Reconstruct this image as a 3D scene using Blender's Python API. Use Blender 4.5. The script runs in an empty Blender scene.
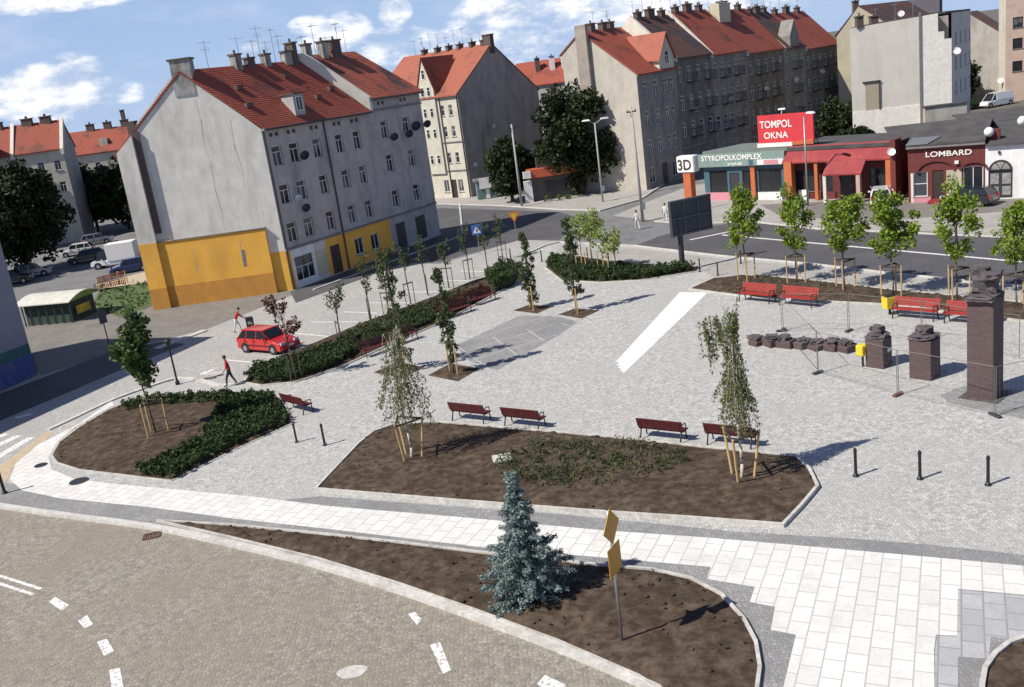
import bpy, bmesh, math, random
import numpy as np
from mathutils import Vector, Matrix
rad=math.radians
S=bpy.context.scene
COL=S.collection
# ---------------------------------------------------------------- camera model
F=956.0;CP=rad(15.7);CR=rad(7.8);CH=15.0
_cp,_sp,_cr,_sr=math.cos(CP),math.sin(CP),math.cos(CR),math.sin(CR)
FW=Vector((0,_cp,-_sp));R0=Vector((1,0,0));U0=Vector((0,_sp,_cp))
RT=R0*_cr-U0*_sr;UP=R0*_sr+U0*_cr
def G(x,y,z=0.0):
    """survey: point of the photograph -> point on the ground of the square"""
    d=FW*F+RT*(x-512)-UP*(y-343.5);t=(z-CH)/d.z
    return Vector((d.x*t,d.y*t,z))
def ray(x,y):
    return (FW*F+RT*(x-512)-UP*(y-343.5)).normalized()
cam=bpy.data.objects.new('camera',bpy.data.cameras.new('camera'));COL.objects.link(cam)
m=Matrix.Identity(4)
for i in range(3):
    m[i][0]=RT[i];m[i][1]=UP[i];m[i][2]=-FW[i]
m[2][3]=CH
cam.matrix_world=m
cam.data.sensor_width=36;cam.data.lens=F/1024*36;cam.data.clip_start=.5;cam.data.clip_end=6000
S.camera=cam
# ---------------------------------------------------------------- tagging
def tag(o,label=None,cat=None,group=None,kind=None):
    if label:o['label']=label
    if cat:o['category']=cat
    if group:o['group']=group
    if kind:o['kind']=kind
    return o
def empty(name,loc,rz=0,label=None,cat=None,group=None):
    o=bpy.data.objects.new(name,None);COL.objects.link(o);o.location=loc;o.rotation_euler=(0,0,rz);o.empty_display_size=.3
    return tag(o,label,cat,group)
def link(name,me,parent=None,loc=None,rz=0):
    o=bpy.data.objects.new(name,me);COL.objects.link(o)
    if parent:o.parent=parent
    if loc is not None:o.location=loc
    if rz:o.rotation_euler=(0,0,rz)
    return o
def kids(o):return [c for c in bpy.data.objects if c.parent==o]
def dup(src,loc,rz=0,label=None,group=None,scale=None):
    r=src.copy();COL.objects.link(r);r.location=loc;r.rotation_euler=(src.rotation_euler.x,src.rotation_euler.y,rz)
    if scale:r.scale=scale if hasattr(scale,'__len__') else (scale,)*3
    if label:r['label']=label
    if group:r['group']=group
    for c in kids(src):
        k=c.copy();COL.objects.link(k);k.parent=r
        for g in kids(c):
            q=g.copy();COL.objects.link(q);q.parent=k
    return r
# ---------------------------------------------------------------- materials
MATS={}
def _nt(name):
    m=bpy.data.materials.new(name);m.use_nodes=True;nt=m.node_tree
    b=nt.nodes['Principled BSDF'];MATS[name]=m
    return m,nt,b
def _n(nt,t,**k):
    n=nt.nodes.new(t)
    for a,v in k.items():setattr(n,a,v)
    return n
def _mix(nt,fac,c1,c2,blend='MIX'):
    n=nt.nodes.new('ShaderNodeMix');n.data_type='RGBA';n.blend_type=blend
    for sock,v in ((n.inputs[0],fac),(n.inputs[6],c1),(n.inputs[7],c2)):
        if hasattr(v,'links') or isinstance(v,bpy.types.NodeSocket):nt.links.new(v,sock)
        elif isinstance(v,(int,float)):sock.default_value=v
        else:sock.default_value=(*v,1)
    return n.outputs[2]
def _ramp(nt,src,a,b,va=0.,vb=1.):
    n=nt.nodes.new('ShaderNodeMapRange');n.inputs[1].default_value=a;n.inputs[2].default_value=b;n.inputs[3].default_value=va;n.inputs[4].default_value=vb
    nt.links.new(src,n.inputs[0]);return n.outputs[0]
def _coord(nt,scale=(1,1,1),rz=0,kind='Object',loc=(0,0,0)):
    tc=_n(nt,'ShaderNodeTexCoord');mp=_n(nt,'ShaderNodeMapping')
    mp.inputs['Scale'].default_value=scale;mp.inputs['Rotation'].default_value=(0,0,rz);mp.inputs['Location'].default_value=loc
    nt.links.new(tc.outputs[kind],mp.inputs[0]);return mp.outputs[0]
def _noise(nt,co,scale,detail=4,rough=.6):
    n=_n(nt,'ShaderNodeTexNoise');n.inputs['Scale'].default_value=scale;n.inputs['Detail'].default_value=detail;n.inputs['Roughness'].default_value=rough
    nt.links.new(co,n.inputs['Vector']);return n.outputs['Fac']
def _bump(nt,b,src,strength=.3,dist=.02):
    n=_n(nt,'ShaderNodeBump');n.inputs['Strength'].default_value=strength;n.inputs['Distance'].default_value=dist
    nt.links.new(src,n.inputs['Height']);nt.links.new(n.outputs[0],b.inputs['Normal'])
def pm(name,c1,c2=None,scale=3,rough=.8,metal=0,bump=0,detail=5,lo=.35,hi=.65,grime=None,gscale=.4,spec=None,zs=1):
    """general two-tone noisy surface, optional large-scale wear"""
    if name in MATS:return MATS[name]
    m,nt,b=_nt(name)
    b.inputs['Roughness'].default_value=rough;b.inputs['Metallic'].default_value=metal
    if spec is not None:b.inputs['Specular IOR Level'].default_value=spec
    if c2 is None:c2=tuple(v*.85 for v in c1)
    co=_coord(nt,(1,1,zs));f=_noise(nt,co,scale,detail)
    c=_mix(nt,_ramp(nt,f,lo,hi),c1,c2)
    if grime:
        g=_noise(nt,_coord(nt,(1,1,.35)),gscale,6,.7)
        c=_mix(nt,_ramp(nt,g,.48,.72),c,grime)
        st_=_noise(nt,_coord(nt,(2.2,2.2,.09)),1.0,6,.75);c=_mix(nt,_ramp(nt,st_,.54,.76,0,.6),c,grime)
        st2=_noise(nt,_coord(nt,(1,1,.6),0,'Object',(7,2,5)),1.6,8,.8);c=_mix(nt,_ramp(nt,st2,.58,.68,0,.35),c,tuple(x*.72 for x in grime))
    nt.links.new(c,b.inputs['Base Color'])
    if bump:_bump(nt,b,f,bump)
    return m
def setts(name,c1,c2,gap,cell=.11,rz=0,big=.25,tint=None,rough=.85):
    m,nt,b=_nt(name);b.inputs['Roughness'].default_value=rough
    co=_coord(nt,(1,1,1),rz)
    v=_n(nt,'ShaderNodeTexVoronoi');v.inputs['Scale'].default_value=1/cell;v.inputs['Randomness'].default_value=.85
    v.voronoi_dimensions='2D'
    nt.links.new(co,v.inputs['Vector'])
    sep=_n(nt,'ShaderNodeSeparateColor');nt.links.new(v.outputs['Color'],sep.inputs[0])
    c=_mix(nt,sep.outputs[0],c1,c2)
    mott=_noise(nt,co,3.4,8,.85);c=_mix(nt,_ramp(nt,mott,.4,.62,0,.75),c,tuple(x*.62 for x in c1))
    m3=_noise(nt,_coord(nt,(1,1,1),rz,'Object',(9,4,0)),2.2,7,.8);c=_mix(nt,_ramp(nt,m3,.5,.66,0,.5),c,tuple(min(.9,x*1.25) for x in c1))
    mo2=_noise(nt,co,big,5,.65);c=_mix(nt,_ramp(nt,mo2,.42,.66,0,.7),c,tint or tuple(x*.8 for x in c2))
    v2=_n(nt,'ShaderNodeTexVoronoi');v2.feature='DISTANCE_TO_EDGE';v2.voronoi_dimensions='2D';v2.inputs['Scale'].default_value=1/cell;v2.inputs['Randomness'].default_value=.85
    nt.links.new(co,v2.inputs['Vector'])
    c=_mix(nt,_ramp(nt,v2.outputs[0],.02,.14),gap,c)
    nt.links.new(c,b.inputs['Base Color']);_bump(nt,b,_ramp(nt,v2.outputs[0],.0,.2),.5,.015)
    return m
def bricks(name,c1,c2,mort,w,h,msize,rz=0,offset=.5,rough=.8,bump=.3,vert=False,dirt=None,freq=2,dscale=.6):
    m,nt,b=_nt(name);b.inputs['Roughness'].default_value=rough
    if vert: # vertical masonry: use x+y , z
        tc=_n(nt,'ShaderNodeTexCoord');sp=_n(nt,'ShaderNodeSeparateXYZ');nt.links.new(tc.outputs['Object'],sp.inputs[0])
        ad=_n(nt,'ShaderNodeMath');nt.links.new(sp.outputs[0],ad.inputs[0]);nt.links.new(sp.outputs[1],ad.inputs[1])
        cb=_n(nt,'ShaderNodeCombineXYZ');nt.links.new(ad.outputs[0],cb.inputs[0]);nt.links.new(sp.outputs[2],cb.inputs[1]);co=cb.outputs[0]
    else:co=_coord(nt,(1,1,1),rz)
    t=_n(nt,'ShaderNodeTexBrick');t.offset=offset;t.offset_frequency=freq
    t.inputs['Scale'].default_value=1;t.inputs['Brick Width'].default_value=w;t.inputs['Row Height'].default_value=h
    t.inputs['Mortar Size'].default_value=msize;t.inputs['Mortar Smooth'].default_value=.3
    t.inputs['Color1'].default_value=(*c1,1);t.inputs['Color2'].default_value=(*c2,1);t.inputs['Mortar'].default_value=(*mort,1)
    nt.links.new(co,t.inputs['Vector'])
    c=t.outputs['Color']
    g=_noise(nt,co,dscale,7,.75);c=_mix(nt,_ramp(nt,g,.47,.68,0,.8),c,dirt or tuple(x*.7 for x in c1))
    g2=_noise(nt,co,9,3,.6);c=_mix(nt,_ramp(nt,g2,.4,.65,0,.25),c,tuple(x*.6 for x in c1))
    nt.links.new(c,b.inputs['Base Color']);_bump(nt,b,t.outputs['Fac'],-bump,.01)
    return m
def tiles(name,c1,c2,dark,moss=.5):
    m,nt,b=_nt(name);b.inputs['Roughness'].default_value=.75
    co=_coord(nt);w=_n(nt,'ShaderNodeTexWave');w.bands_direction='Z';w.inputs['Scale'].default_value=1.9;w.inputs['Distortion'].default_value=.3
    nt.links.new(co,w.inputs['Vector'])
    f=_noise(nt,co,7,4);c=_mix(nt,_ramp(nt,f,.3,.7),c1,c2)
    g=_noise(nt,_coord(nt,(1,1,.5)),.35,7,.72);c=_mix(nt,_ramp(nt,g,moss,moss+.14),c,dark)
    g2=_noise(nt,_coord(nt,(1,1,.3),0,'Object',(5,3,1)),1.3,5,.7);c=_mix(nt,_ramp(nt,g2,.56,.7,0,.6),c,tuple(x*.5 for x in c1))
    c=_mix(nt,_ramp(nt,w.outputs['Fac'],.0,.25,.22,0),c,tuple(x*.35 for x in c1))
    nt.links.new(c,b.inputs['Base Color']);_bump(nt,b,w.outputs['Fac'],.5,.04)
    return m
def leafm(name,c1,c2,c3=None,scale=1.2,trans=.35):
    m,nt,b=_nt(name);b.inputs['Roughness'].default_value=.6;b.inputs['Specular IOR Level'].default_value=.25
    g=_n(nt,'ShaderNodeNewGeometry');f=_noise(nt,g.outputs['Position'],scale,3)
    c=_mix(nt,_ramp(nt,f,.35,.65),c1,c2)
    c=_mix(nt,_ramp(nt,g.outputs['Random Per Island'],0,1,0,.75),c,c3 or tuple(v*1.6 for v in c2))
    nt.links.new(c,b.inputs['Base Color'])
    if trans:
        t=_n(nt,'ShaderNodeBsdfTranslucent');nt.links.new(c,t.inputs[0]);mx=_n(nt,'ShaderNodeMixShader');mx.inputs[0].default_value=trans
        nt.links.new(b.outputs[0],mx.inputs[1]);nt.links.new(t.outputs[0],mx.inputs[2]);nt.links.new(mx.outputs[0],nt.nodes['Material Output'].inputs[0])
    return m
def plain(name,c,rough=.5,metal=0,coat=0):
    if name in MATS:return MATS[name]
    m,nt,b=_nt(name);b.inputs['Roughness'].default_value=rough;b.inputs['Metallic'].default_value=metal
    if coat:b.inputs['Coat Weight'].default_value=coat
    f=_noise(nt,_coord(nt),4,4)
    nt.links.new(_mix(nt,_ramp(nt,f,.3,.7),c,tuple(v*.88 for v in c)),b.inputs['Base Color'])
    nt.links.new(_ramp(nt,f,.3,.7,max(.02,rough-.06),min(1,rough+.1)),b.inputs['Roughness'])
    return m
PATH_RZ=-math.atan2((G(1024,567)-G(740,543)).y,(G(1024,567)-G(740,543)).x)
M_ground=pm('ground_earth',(.09,.085,.07),(.14,.13,.11),.35,.95,bump=.2,detail=8)
M_asphalt=pm('dark_asphalt_and_shade',(.058,.058,.066),(.085,.083,.088),5,.85,bump=.15,detail=8,grime=(.11,.105,.1),gscale=.25)
M_asphalt2=pm('worn_asphalt',(.16,.145,.125),(.21,.195,.175),1.6,.9,bump=.15,detail=8,grime=(.13,.12,.115),gscale=.3)
M_junction=pm('old_asphalt',(.15,.15,.15),(.2,.2,.2),2,.9,bump=.15,detail=8,grime=(.11,.11,.11),gscale=.3)
M_plaza=setts('granite_setts',(.60,.588,.56),(.25,.247,.24),(.31,.305,.295),.125,tint=(.40,.395,.37))
M_plaza_dark=setts('grey_setts',(.40,.395,.39),(.22,.22,.22),(.17,.17,.17),.12)
M_parking=setts('parking_setts',(.53,.51,.475),(.3,.29,.275),(.28,.275,.27),.13,tint=(.33,.325,.31))
M_cobble=setts('brown_cobbles',(.38,.345,.28),(.15,.145,.13),(.21,.19,.16),.135,tint=(.25,.2,.155))
M_darkband=setts('dark_band_setts',(.36,.355,.35),(.21,.21,.21),(.19,.19,.185),.12)
M_slab=bricks('white_slabs',(.76,.735,.69),(.64,.62,.585),(.40,.39,.37),.75,.52,.022,rz=PATH_RZ+rad(90),dirt=(.52,.51,.49),bump=.2)
M_slabgrey=bricks('grey_slabs',(.45,.45,.46),(.37,.37,.38),(.25,.25,.25),.75,.52,.028,rz=PATH_RZ+rad(90),bump=.2)
M_whitepave=bricks('white_strip_slabs',(.82,.81,.78),(.78,.77,.74),(.6,.59,.57),.9,.6,.02,rz=.4,bump=.1,dirt=(.7,.69,.67))
M_pavement=bricks('pavement_slabs',(.4,.38,.35),(.34,.325,.3),(.22,.21,.2),.5,.5,.02,rz=.3,dirt=(.28,.26,.24),dscale=.3)
M_kerb=pm('pale_granite',(.62,.60,.56),(.46,.44,.41),6,.8,bump=.2,grime=(.36,.34,.3),gscale=.9)
M_kerbbed=pm('concrete_edging',(.58,.56,.52),(.42,.4,.37),5,.85,bump=.2,grime=(.3,.28,.24),gscale=.9)
M_paint=pm('road_paint',(.74,.73,.70),(.36,.34,.31),7,.7,lo=.5,hi=.62)
M_tan=pm('sand_pavers',(.5,.4,.27),(.4,.32,.22),3,.9)
M_soil=pm('bark_soil',(.052,.036,.026),(.125,.093,.068),3,1,bump=1.0,detail=10,lo=.4,hi=.66,grime=(.045,.036,.027),gscale=.8,spec=.1)
M_grass=pm('lawn',(.06,.1,.03),(.1,.12,.04),3,1,bump=.5)
M_gable=pm('gable_render',(.74,.70,.63),(.62,.595,.53),.8,.95,detail=9,grime=(.46,.44,.395),gscale=.5,bump=.1)
M_facade=pm('mauve_render',(.46,.42,.395),(.38,.345,.325),1.2,.95,detail=8,grime=(.21,.2,.21),gscale=.5,bump=.1)
M_orange=pm('orange_paint',(.86,.46,.075),(.78,.40,.06),.7,.85,detail=8,grime=(.66,.33,.06),gscale=.5)
M_orange2=pm('dark_orange_paint',(.60,.28,.05),(.52,.24,.045),1.2,.85,grime=(.42,.2,.05),gscale=.8)
M_cream=pm('cream_render',(.60,.56,.46),(.52,.48,.39),1,.95,grime=(.42,.39,.33),gscale=.5)
M_beige=pm('beige_render',(.70,.65,.57),(.62,.575,.51),.6,.95,detail=8,grime=(.52,.48,.42),gscale=.3)
M_beige2=pm('pale_yellow_render',(.56,.5,.36),(.48,.43,.31),.8,.95,grime=(.38,.35,.27),gscale=.5)
M_whitebrick=pm('limewashed_wall',(.85,.81,.74),(.7,.66,.59),2.2,.95,detail=8)
M_greygable=pm('sooty_render',(.42,.40,.36),(.35,.335,.305),.7,.95,detail=9,grime=(.22,.21,.19),gscale=.6)
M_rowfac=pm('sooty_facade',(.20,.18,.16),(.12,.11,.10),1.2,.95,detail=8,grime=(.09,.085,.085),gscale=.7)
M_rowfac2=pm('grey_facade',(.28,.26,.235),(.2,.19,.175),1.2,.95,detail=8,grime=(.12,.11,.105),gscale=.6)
M_dark=pm('soot',(.05,.045,.045),(.08,.075,.07),3,.95)
M_trim=pm('ledge_stone',(.16,.15,.15),(.22,.21,.2),3,.9)
M_chim=pm('chimney_render',(.42,.40,.37),(.25,.24,.22),1.5,.95,grime=(.1,.095,.09),gscale=1.2)
M_chimd=pm('sooty_brick',(.09,.07,.06),(.14,.1,.085),4,.95)
M_parapet=pm('parapet_render',(.7,.66,.57),(.6,.56,.48),1.5,.95)
M_roof=tiles('red_roof_tiles',(.34,.075,.04),(.25,.056,.033),(.11,.038,.028),.52)
M_roofo=tiles('orange_roof_tiles',(.37,.11,.065),(.28,.078,.045),(.16,.055,.04),.54)
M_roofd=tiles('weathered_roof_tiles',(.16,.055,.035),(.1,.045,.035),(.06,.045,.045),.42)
M_roofb=pm('tar_roof',(.05,.048,.047),(.085,.08,.078),.8,.9,detail=7,bump=.1)
M_white=plain('white_window_frame',(.72,.72,.7),.5)
M_glass2=plain('curtained_glass',(.13,.13,.125),.15);M_glass3=plain('half_curtained_glass',(.055,.065,.075),.1)
M_glass=plain('window_glass',(.02,.023,.028),.08)
M_black=plain('black_iron',(.02,.02,.022),.45,.3)
M_greymetal=plain('galvanised_steel',(.38,.38,.38),.45,.7)
M_conc=pm('pole_concrete',(.42,.40,.37),(.33,.32,.3),3,.9)
M_darkmetal=plain('dark_steel',(.06,.065,.075),.5,.4)
M_wood=pm('stake_wood',(.56,.38,.17),(.45,.3,.13),5,.8,zs=.2)
M_bench=pm('shaded_red_bench_slats',(.12,.014,.017),(.07,.011,.012),6,.6,zs=.3)  # dark red, deepened by the shade of the unlit backrests
M_benchred=pm('bright_red_slats',(.34,.028,.02),(.25,.024,.016),6,.6,zs=.3)
M_bark=pm('tree_bark',(.13,.1,.075),(.07,.055,.04),8,.95,bump=.5,zs=.2)
M_birchbark=pm('birch_bark',(.5,.46,.38),(.14,.12,.1),6,.9,zs=1.5,lo=.5,hi=.62)
M_redbrick=bricks('dark_red_brick',(.17,.022,.02),(.12,.018,.017),(.12,.06,.05),.25,.075,.01,vert=True,dirt=(.14,.025,.02))
M_monbrick=bricks('purple_brown_clinker',(.10,.06,.06),(.065,.042,.044),(.12,.09,.09),.26,.09,.012,vert=True,dirt=(.09,.05,.05),dscale=2)
M_monstone=pm('rough_dark_stone',(.12,.1,.105),(.055,.048,.05),4,.85,bump=.8,detail=8)
M_shopred=pm('red_metal_roof',(.27,.028,.032),(.22,.024,.028),1.4,.55,grime=(.36,.06,.05),gscale=.6)
M_shoporange=pm('orange_pillar_paint',(.5,.14,.05),(.42,.11,.04),1.5,.8)
M_green=pm('pale_green_fascia',(.22,.30,.27),(.17,.24,.22),2,.6)
M_blueg=pm('teal_fascia',(.06,.13,.17),(.05,.1,.14),2,.6)
M_whitewall=pm('white_paint_wall',(.8,.79,.78),(.7,.69,.68),1.5,.9,grime=(.6,.58,.56),gscale=.8)
M_pink=plain('pink_print',(.6,.25,.3),.6)
M_letters=plain('white_letters',(.82,.8,.76),.6)
M_bbred=pm('billboard_red',(.62,.045,.05),(.52,.04,.05),1.2,.5)
M_yellow=plain('yellow_plastic',(.75,.55,.03),.5)
M_signy=plain('yellow_sign_back',(.46,.23,.012),.55)
M_signo=plain('orange_sign_face',(.75,.22,.02),.5)
M_signb=plain('blue_sign_face',(.05,.16,.5),.5)
M_rubber=plain('tyre_rubber',(.018,.018,.018),.8)
M_rim=plain('alloy_rim',(.5,.5,.52),.35,.8)
M_lightc=plain('headlamp_glass',(.6,.6,.6),.15)
M_lightr=plain('tail_lamp_red',(.45,.02,.02),.25)
M_skin=plain('skin',(.5,.3,.22),.6)
M_hair=plain('dark_hair',(.04,.028,.02),.8)
L_linden=leafm('fresh_linden_leaves',(.17,.26,.03),(.10,.18,.022),(.3,.36,.05))
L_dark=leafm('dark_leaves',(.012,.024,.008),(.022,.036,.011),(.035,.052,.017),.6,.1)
L_mid=leafm('mid_green_leaves',(.04,.08,.02),(.06,.1,.03),(.09,.13,.04),1,.25)
L_column=leafm('columnar_leaves',(.04,.065,.025),(.065,.09,.035),(.1,.12,.05),2,.2)
L_birch=leafm('birch_leaves',(.09,.115,.035),(.135,.155,.05),(.2,.225,.08),2,.35)
L_pale=leafm('pale_lime_leaves',(.26,.33,.08),(.2,.27,.07),(.36,.42,.12),2,.4)
L_hedge=leafm('juniper_foliage',(.02,.042,.013),(.036,.06,.017),(.06,.085,.024),3,.15)
L_red=leafm('red_barberry_leaves',(.06,.02,.018),(.035,.03,.016),(.09,.035,.025),2,.2)
L_spruce=leafm('blue_spruce_needles',(.05,.085,.08),(.11,.165,.155),(.36,.44,.42),2.2,.1)
L_cover=leafm('ground_cover_leaves',(.035,.055,.02),(.06,.075,.03),(.09,.11,.04),2,.15)
L_autumn=leafm('dark_red_leaves',(.1,.03,.025),(.06,.04,.025),(.17,.06,.04),3,.3)
# ---------------------------------------------------------------- mesh builder
class MB:
    def __init__(s):s.v=[];s.f=[];s.m=[];s.mi=0
    def add(s,vs,fs,mi=None):
        o=len(s.v);s.v+= [tuple(v) for v in vs];s.f+=[tuple(o+i for i in f) for f in fs];s.m+=[s.mi if mi is None else mi]*len(fs)
    def poly(s,pts,mi=None):s.add(pts,[tuple(range(len(pts)))],mi)
    def box(s,c,d,rz=0,mi=None,bz=True,taper=1.0,ry=0,rx=0):
        """c = centre of base when bz else centre; d=(x,y,z)"""
        hx,hy,h=d[0]/2,d[1]/2,d[2];z0=0 if bz else -h/2
        M=Matrix.Rotation(rz,3,'Z')@Matrix.Rotation(ry,3,'Y')@Matrix.Rotation(rx,3,'X')
        vs=[]
        for z,t in ((z0,1),(z0+h,taper)):
            for x,y in ((-hx*t,-hy*t),(hx*t,-hy*t),(hx*t,hy*t),(-hx*t,hy*t)):
                vs.append(M@Vector((x,y,z))+Vector(c))
        s.add(vs,[(3,2,1,0),(4,5,6,7),(0,1,5,4),(1,2,6,5),(2,3,7,6),(3,0,4,7)],mi)
    def tube(s,p0,p1,r0,r1=None,n=8,mi=None,cap=True):
        p0=Vector(p0);p1=Vector(p1);r1=r0 if r1 is None else r1
        d=(p1-p0);
        if d.length<1e-6:return
        d.normalize();a=d.orthogonal().normalized();b=d.cross(a)
        vs=[]
        for p,r in ((p0,r0),(p1,r1)):
            for i in range(n):
                t=2*math.pi*i/n;vs.append(p+a*(r*math.cos(t))+b*(r*math.sin(t)))
        fs=[(i,(i+1)%n,n+(i+1)%n,n+i) for i in range(n)]
        if cap:fs+=[tuple(range(n-1,-1,-1)),tuple(range(n,2*n))]
        s.add(vs,fs,mi)
    def path(s,pts,rs,n=6,mi=None):
        for i in range(len(pts)-1):s.tube(pts[i],pts[i+1],rs[i],rs[i+1],n,mi)
    def lathe(s,c,prof,n=16,mi=None):
        vs=[];c=Vector(c)
        for r,z in prof:
            for i in range(n):
                t=2*math.pi*i/n;vs.append(c+Vector((r*math.cos(t),r*math.sin(t),z)))
        fs=[]
        for k in range(len(prof)-1):
            for i in range(n):
                j=(i+1)%n;fs.append((k*n+i,k*n+j,(k+1)*n+j,(k+1)*n+i))
        fs+=[tuple(range(n-1,-1,-1)),tuple(range((len(prof)-1)*n,len(prof)*n))]
        s.add(vs,fs,mi)
    def prism(s,pts,z0,z1,mi=None):
        """vertical prism on 2-D outline"""
        n=len(pts);a=sum(pts[i][0]*pts[(i+1)%n][1]-pts[(i+1)%n][0]*pts[i][1] for i in range(n))
        if a<0:pts=pts[::-1]
        vs=[(p[0],p[1],z0) for p in pts]+[(p[0],p[1],z1) for p in pts]
        s.add(vs,[tuple(range(n-1,-1,-1)),tuple(range(n,2*n))]+[(i,(i+1)%n,n+(i+1)%n,n+i) for i in range(n)],mi)
    def slab(s,pts,th=.15,mi=None):
        """sloping plate: pts 3-D top outline, thickness straight down"""
        n=len(pts);nz=sum((pts[i][0]*pts[(i+1)%n][1]-pts[(i+1)%n][0]*pts[i][1]) for i in range(n))
        if nz<0:pts=pts[::-1]
        vs=[tuple(p) for p in pts]+[(p[0],p[1],p[2]-th) for p in pts]
        s.add(vs,[tuple(range(n)),tuple(range(2*n-1,n-1,-1))]+[(i,n+i,n+(i+1)%n,(i+1)%n) for i in range(n)],mi)
    def ball(s,c,r,n=8,mi=None):
        rx,ry,rz=(r if hasattr(r,'__len__') else (r,r,r));k=max(4,n//2)
        vs=[(c[0],c[1],c[2]-rz)];
        for j in range(1,k):
            ph=math.pi*j/k-math.pi/2
            for i in range(n):
                t=2*math.pi*i/n;vs.append((c[0]+rx*math.cos(ph)*math.cos(t),c[1]+ry*math.cos(ph)*math.sin(t),c[2]+rz*math.sin(ph)))
        vs.append((c[0],c[1],c[2]+rz));fs=[]
        for i in range(n):
            fs.append((0,1+(i+1)%n,1+i));fs.append((len(vs)-1,1+(k-2)*n+i,1+(k-2)*n+(i+1)%n))
            for j in range(k-2):
                a=1+j*n;fs.append((a+i,a+(i+1)%n,a+n+(i+1)%n,a+n+i))
        s.add(vs,fs,mi)
    def mesh(s,name,mats,smooth=False):
        me=bpy.data.meshes.new(name);me.from_pydata(s.v,[],s.f)
        if not isinstance(mats,(list,tuple)):mats=[mats]
        for x in mats:me.materials.append(x)
        me.polygons.foreach_set('material_index',s.m)
        if smooth:me.polygons.foreach_set('use_smooth',[True]*len(s.f))
        me.update();return me
    def build(s,name,mats,parent=None,loc=None,rz=0,smooth=False):
        return link(name,s.mesh(name,mats,smooth),parent,loc,rz)
def st(o,label=None):
    o['kind']='structure'
    return o
def bevel(o,w=.02,seg=1):
    bm=bmesh.new();bm.from_mesh(o.data);bmesh.ops.remove_doubles(bm,verts=bm.verts,dist=1e-4)
    bmesh.ops.bevel(bm,geom=[e for e in bm.edges if len(e.link_faces)==2 and e.calc_face_angle(0)>.5],offset=w,segments=seg,affect='EDGES',clamp_overlap=True)
    bm.to_mesh(o.data);bm.free();return o
# ================================================================ THE SETTING
rng=random.Random(4)
def flat(name,px,z,mat,off=None):
    pts=[G(*p) for p in px]
    mb=MB();n=len(pts);a=sum(pts[i].x*pts[(i+1)%n].y-pts[(i+1)%n].x*pts[i].y for i in range(n))
    if a<0:pts=pts[::-1]
    mb.poly([(p.x,p.y,z) for p in pts]);return st(mb.build(name,mat))
def curve(pts,k=4,closed=False):
    """Catmull-Rom through 2-D/3-D points"""
    P=[Vector(p) for p in pts];n=len(P);out=[]
    rngi=range(n) if closed else range(n-1)
    for i in rngi:
        p0=P[(i-1)%n] if closed or i>0 else P[i];p1=P[i];p2=P[(i+1)%n];p3=P[(i+2)%n] if closed or i+2<n else P[(i+1)%n]
        for j in range(k):
            t=j/k;out.append(.5*((2*p1)+(p2-p0)*t+(2*p0-5*p1+4*p2-p3)*t*t+(3*p1-p0-3*p2+p3)*t**3))
    if not closed:out.append(P[-1])
    return out
def ribbon(mb,pts,w0,w1,z0,z1,closed=False,mi=None):
    """kerb stone along a line, from w0 to w1 to its left"""
    n=len(pts);L=[];Rr=[]
    for i in range(n):
        a=pts[(i-1)%n] if closed or i>0 else pts[i];b=pts[(i+1)%n] if closed or i<n-1 else pts[i]
        d1=(pts[i]-a) if (closed or i>0) else (b-pts[i]);d2=(b-pts[i]) if (closed or i<n-1) else d1
        d1=Vector((d1.x,d1.y)).normalized();d2=Vector((d2.x,d2.y)).normalized()
        t=(d1+d2).normalized();nn=Vector((-t.y,t.x));k=1/max(.5,nn.dot(Vector((-d1.y,d1.x))))
        L.append((pts[i].x+nn.x*w1*k,pts[i].y+nn.y*w1*k));Rr.append((pts[i].x+nn.x*w0*k,pts[i].y+nn.y*w0*k))
    for i in range(n if closed else n-1):
        j=(i+1)%n
        vs=[(*Rr[i],z0),(*Rr[j],z0),(*L[j],z0),(*L[i],z0),(*Rr[i],z1),(*Rr[j],z1),(*L[j],z1),(*L[i],z1)]
        f=[(4,5,6,7),(0,1,5,4),(2,3,7,6)]
        if not closed and i==0:f.append((3,0,4,7))
        if not closed and i==n-2:f.append((1,2,6,5))
        mb.add(vs,f,mi)
mb=MB();mb.poly([(-3000,-200,-.02),(3000,-200,-.02),(3000,5000,-.02),(-3000,5000,-.02)]);st(mb.build('ground',M_ground))
KC=[(-160,490),(-60,498),(0,507),(60,516),(150,528),(230,545),(320,567),(400,592),(480,620),(560,650),(640,684),(700,712),(800,765)]
# cobbled carriageway in front and on the left, flush ground sheets 4 mm apart
flat('cobbled_road',KC+[(900,1100),(0,1100),(-700,900),(-700,420),(-160,440),(0,390),(40,378),(48,431),(0,462),(-60,478)],.0,M_cobble)
flat('side_street',[(-400,560),(-400,420),(0,392),(37,375),(60,300),(160,307),(293,287),(438,236),(442,200),(600,200),(560,243),(520,268),(470,288),(400,325),(245,383),(221,388),(200,383),(179,381),(147,390),(114,402),(48,433),(0,466),(-60,480)],.004,M_parking)
flat('yard_asphalt',[(40,376),(22,324),(100,300),(160,305),(293,287),(300,292),(205,330),(120,350),(85,362)],.008,M_asphalt2)
flat('dark_road_and_shade',[(-200,480),(0,421),(60,396),(130,366),(186,344),(160,342),(110,352),(37,380),(0,394),(-200,440)],.0145,M_asphalt)  # dark sheet painting the corner building's cast shadow onto the street
flat('courtyard',[(20,325),(-60,260),(60,215),(130,215),(160,300),(95,310)],.0065,M_junction)  # darker surface carries the shade of the trees over the yard
flat('lawn',[(92,306),(100,289),(150,282),(158,304),(120,318)],.012,M_grass)
flat('sand_path',[(100,292),(95,285),(125,277),(148,271),(151,281),(120,287)],.012,M_tan)
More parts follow.
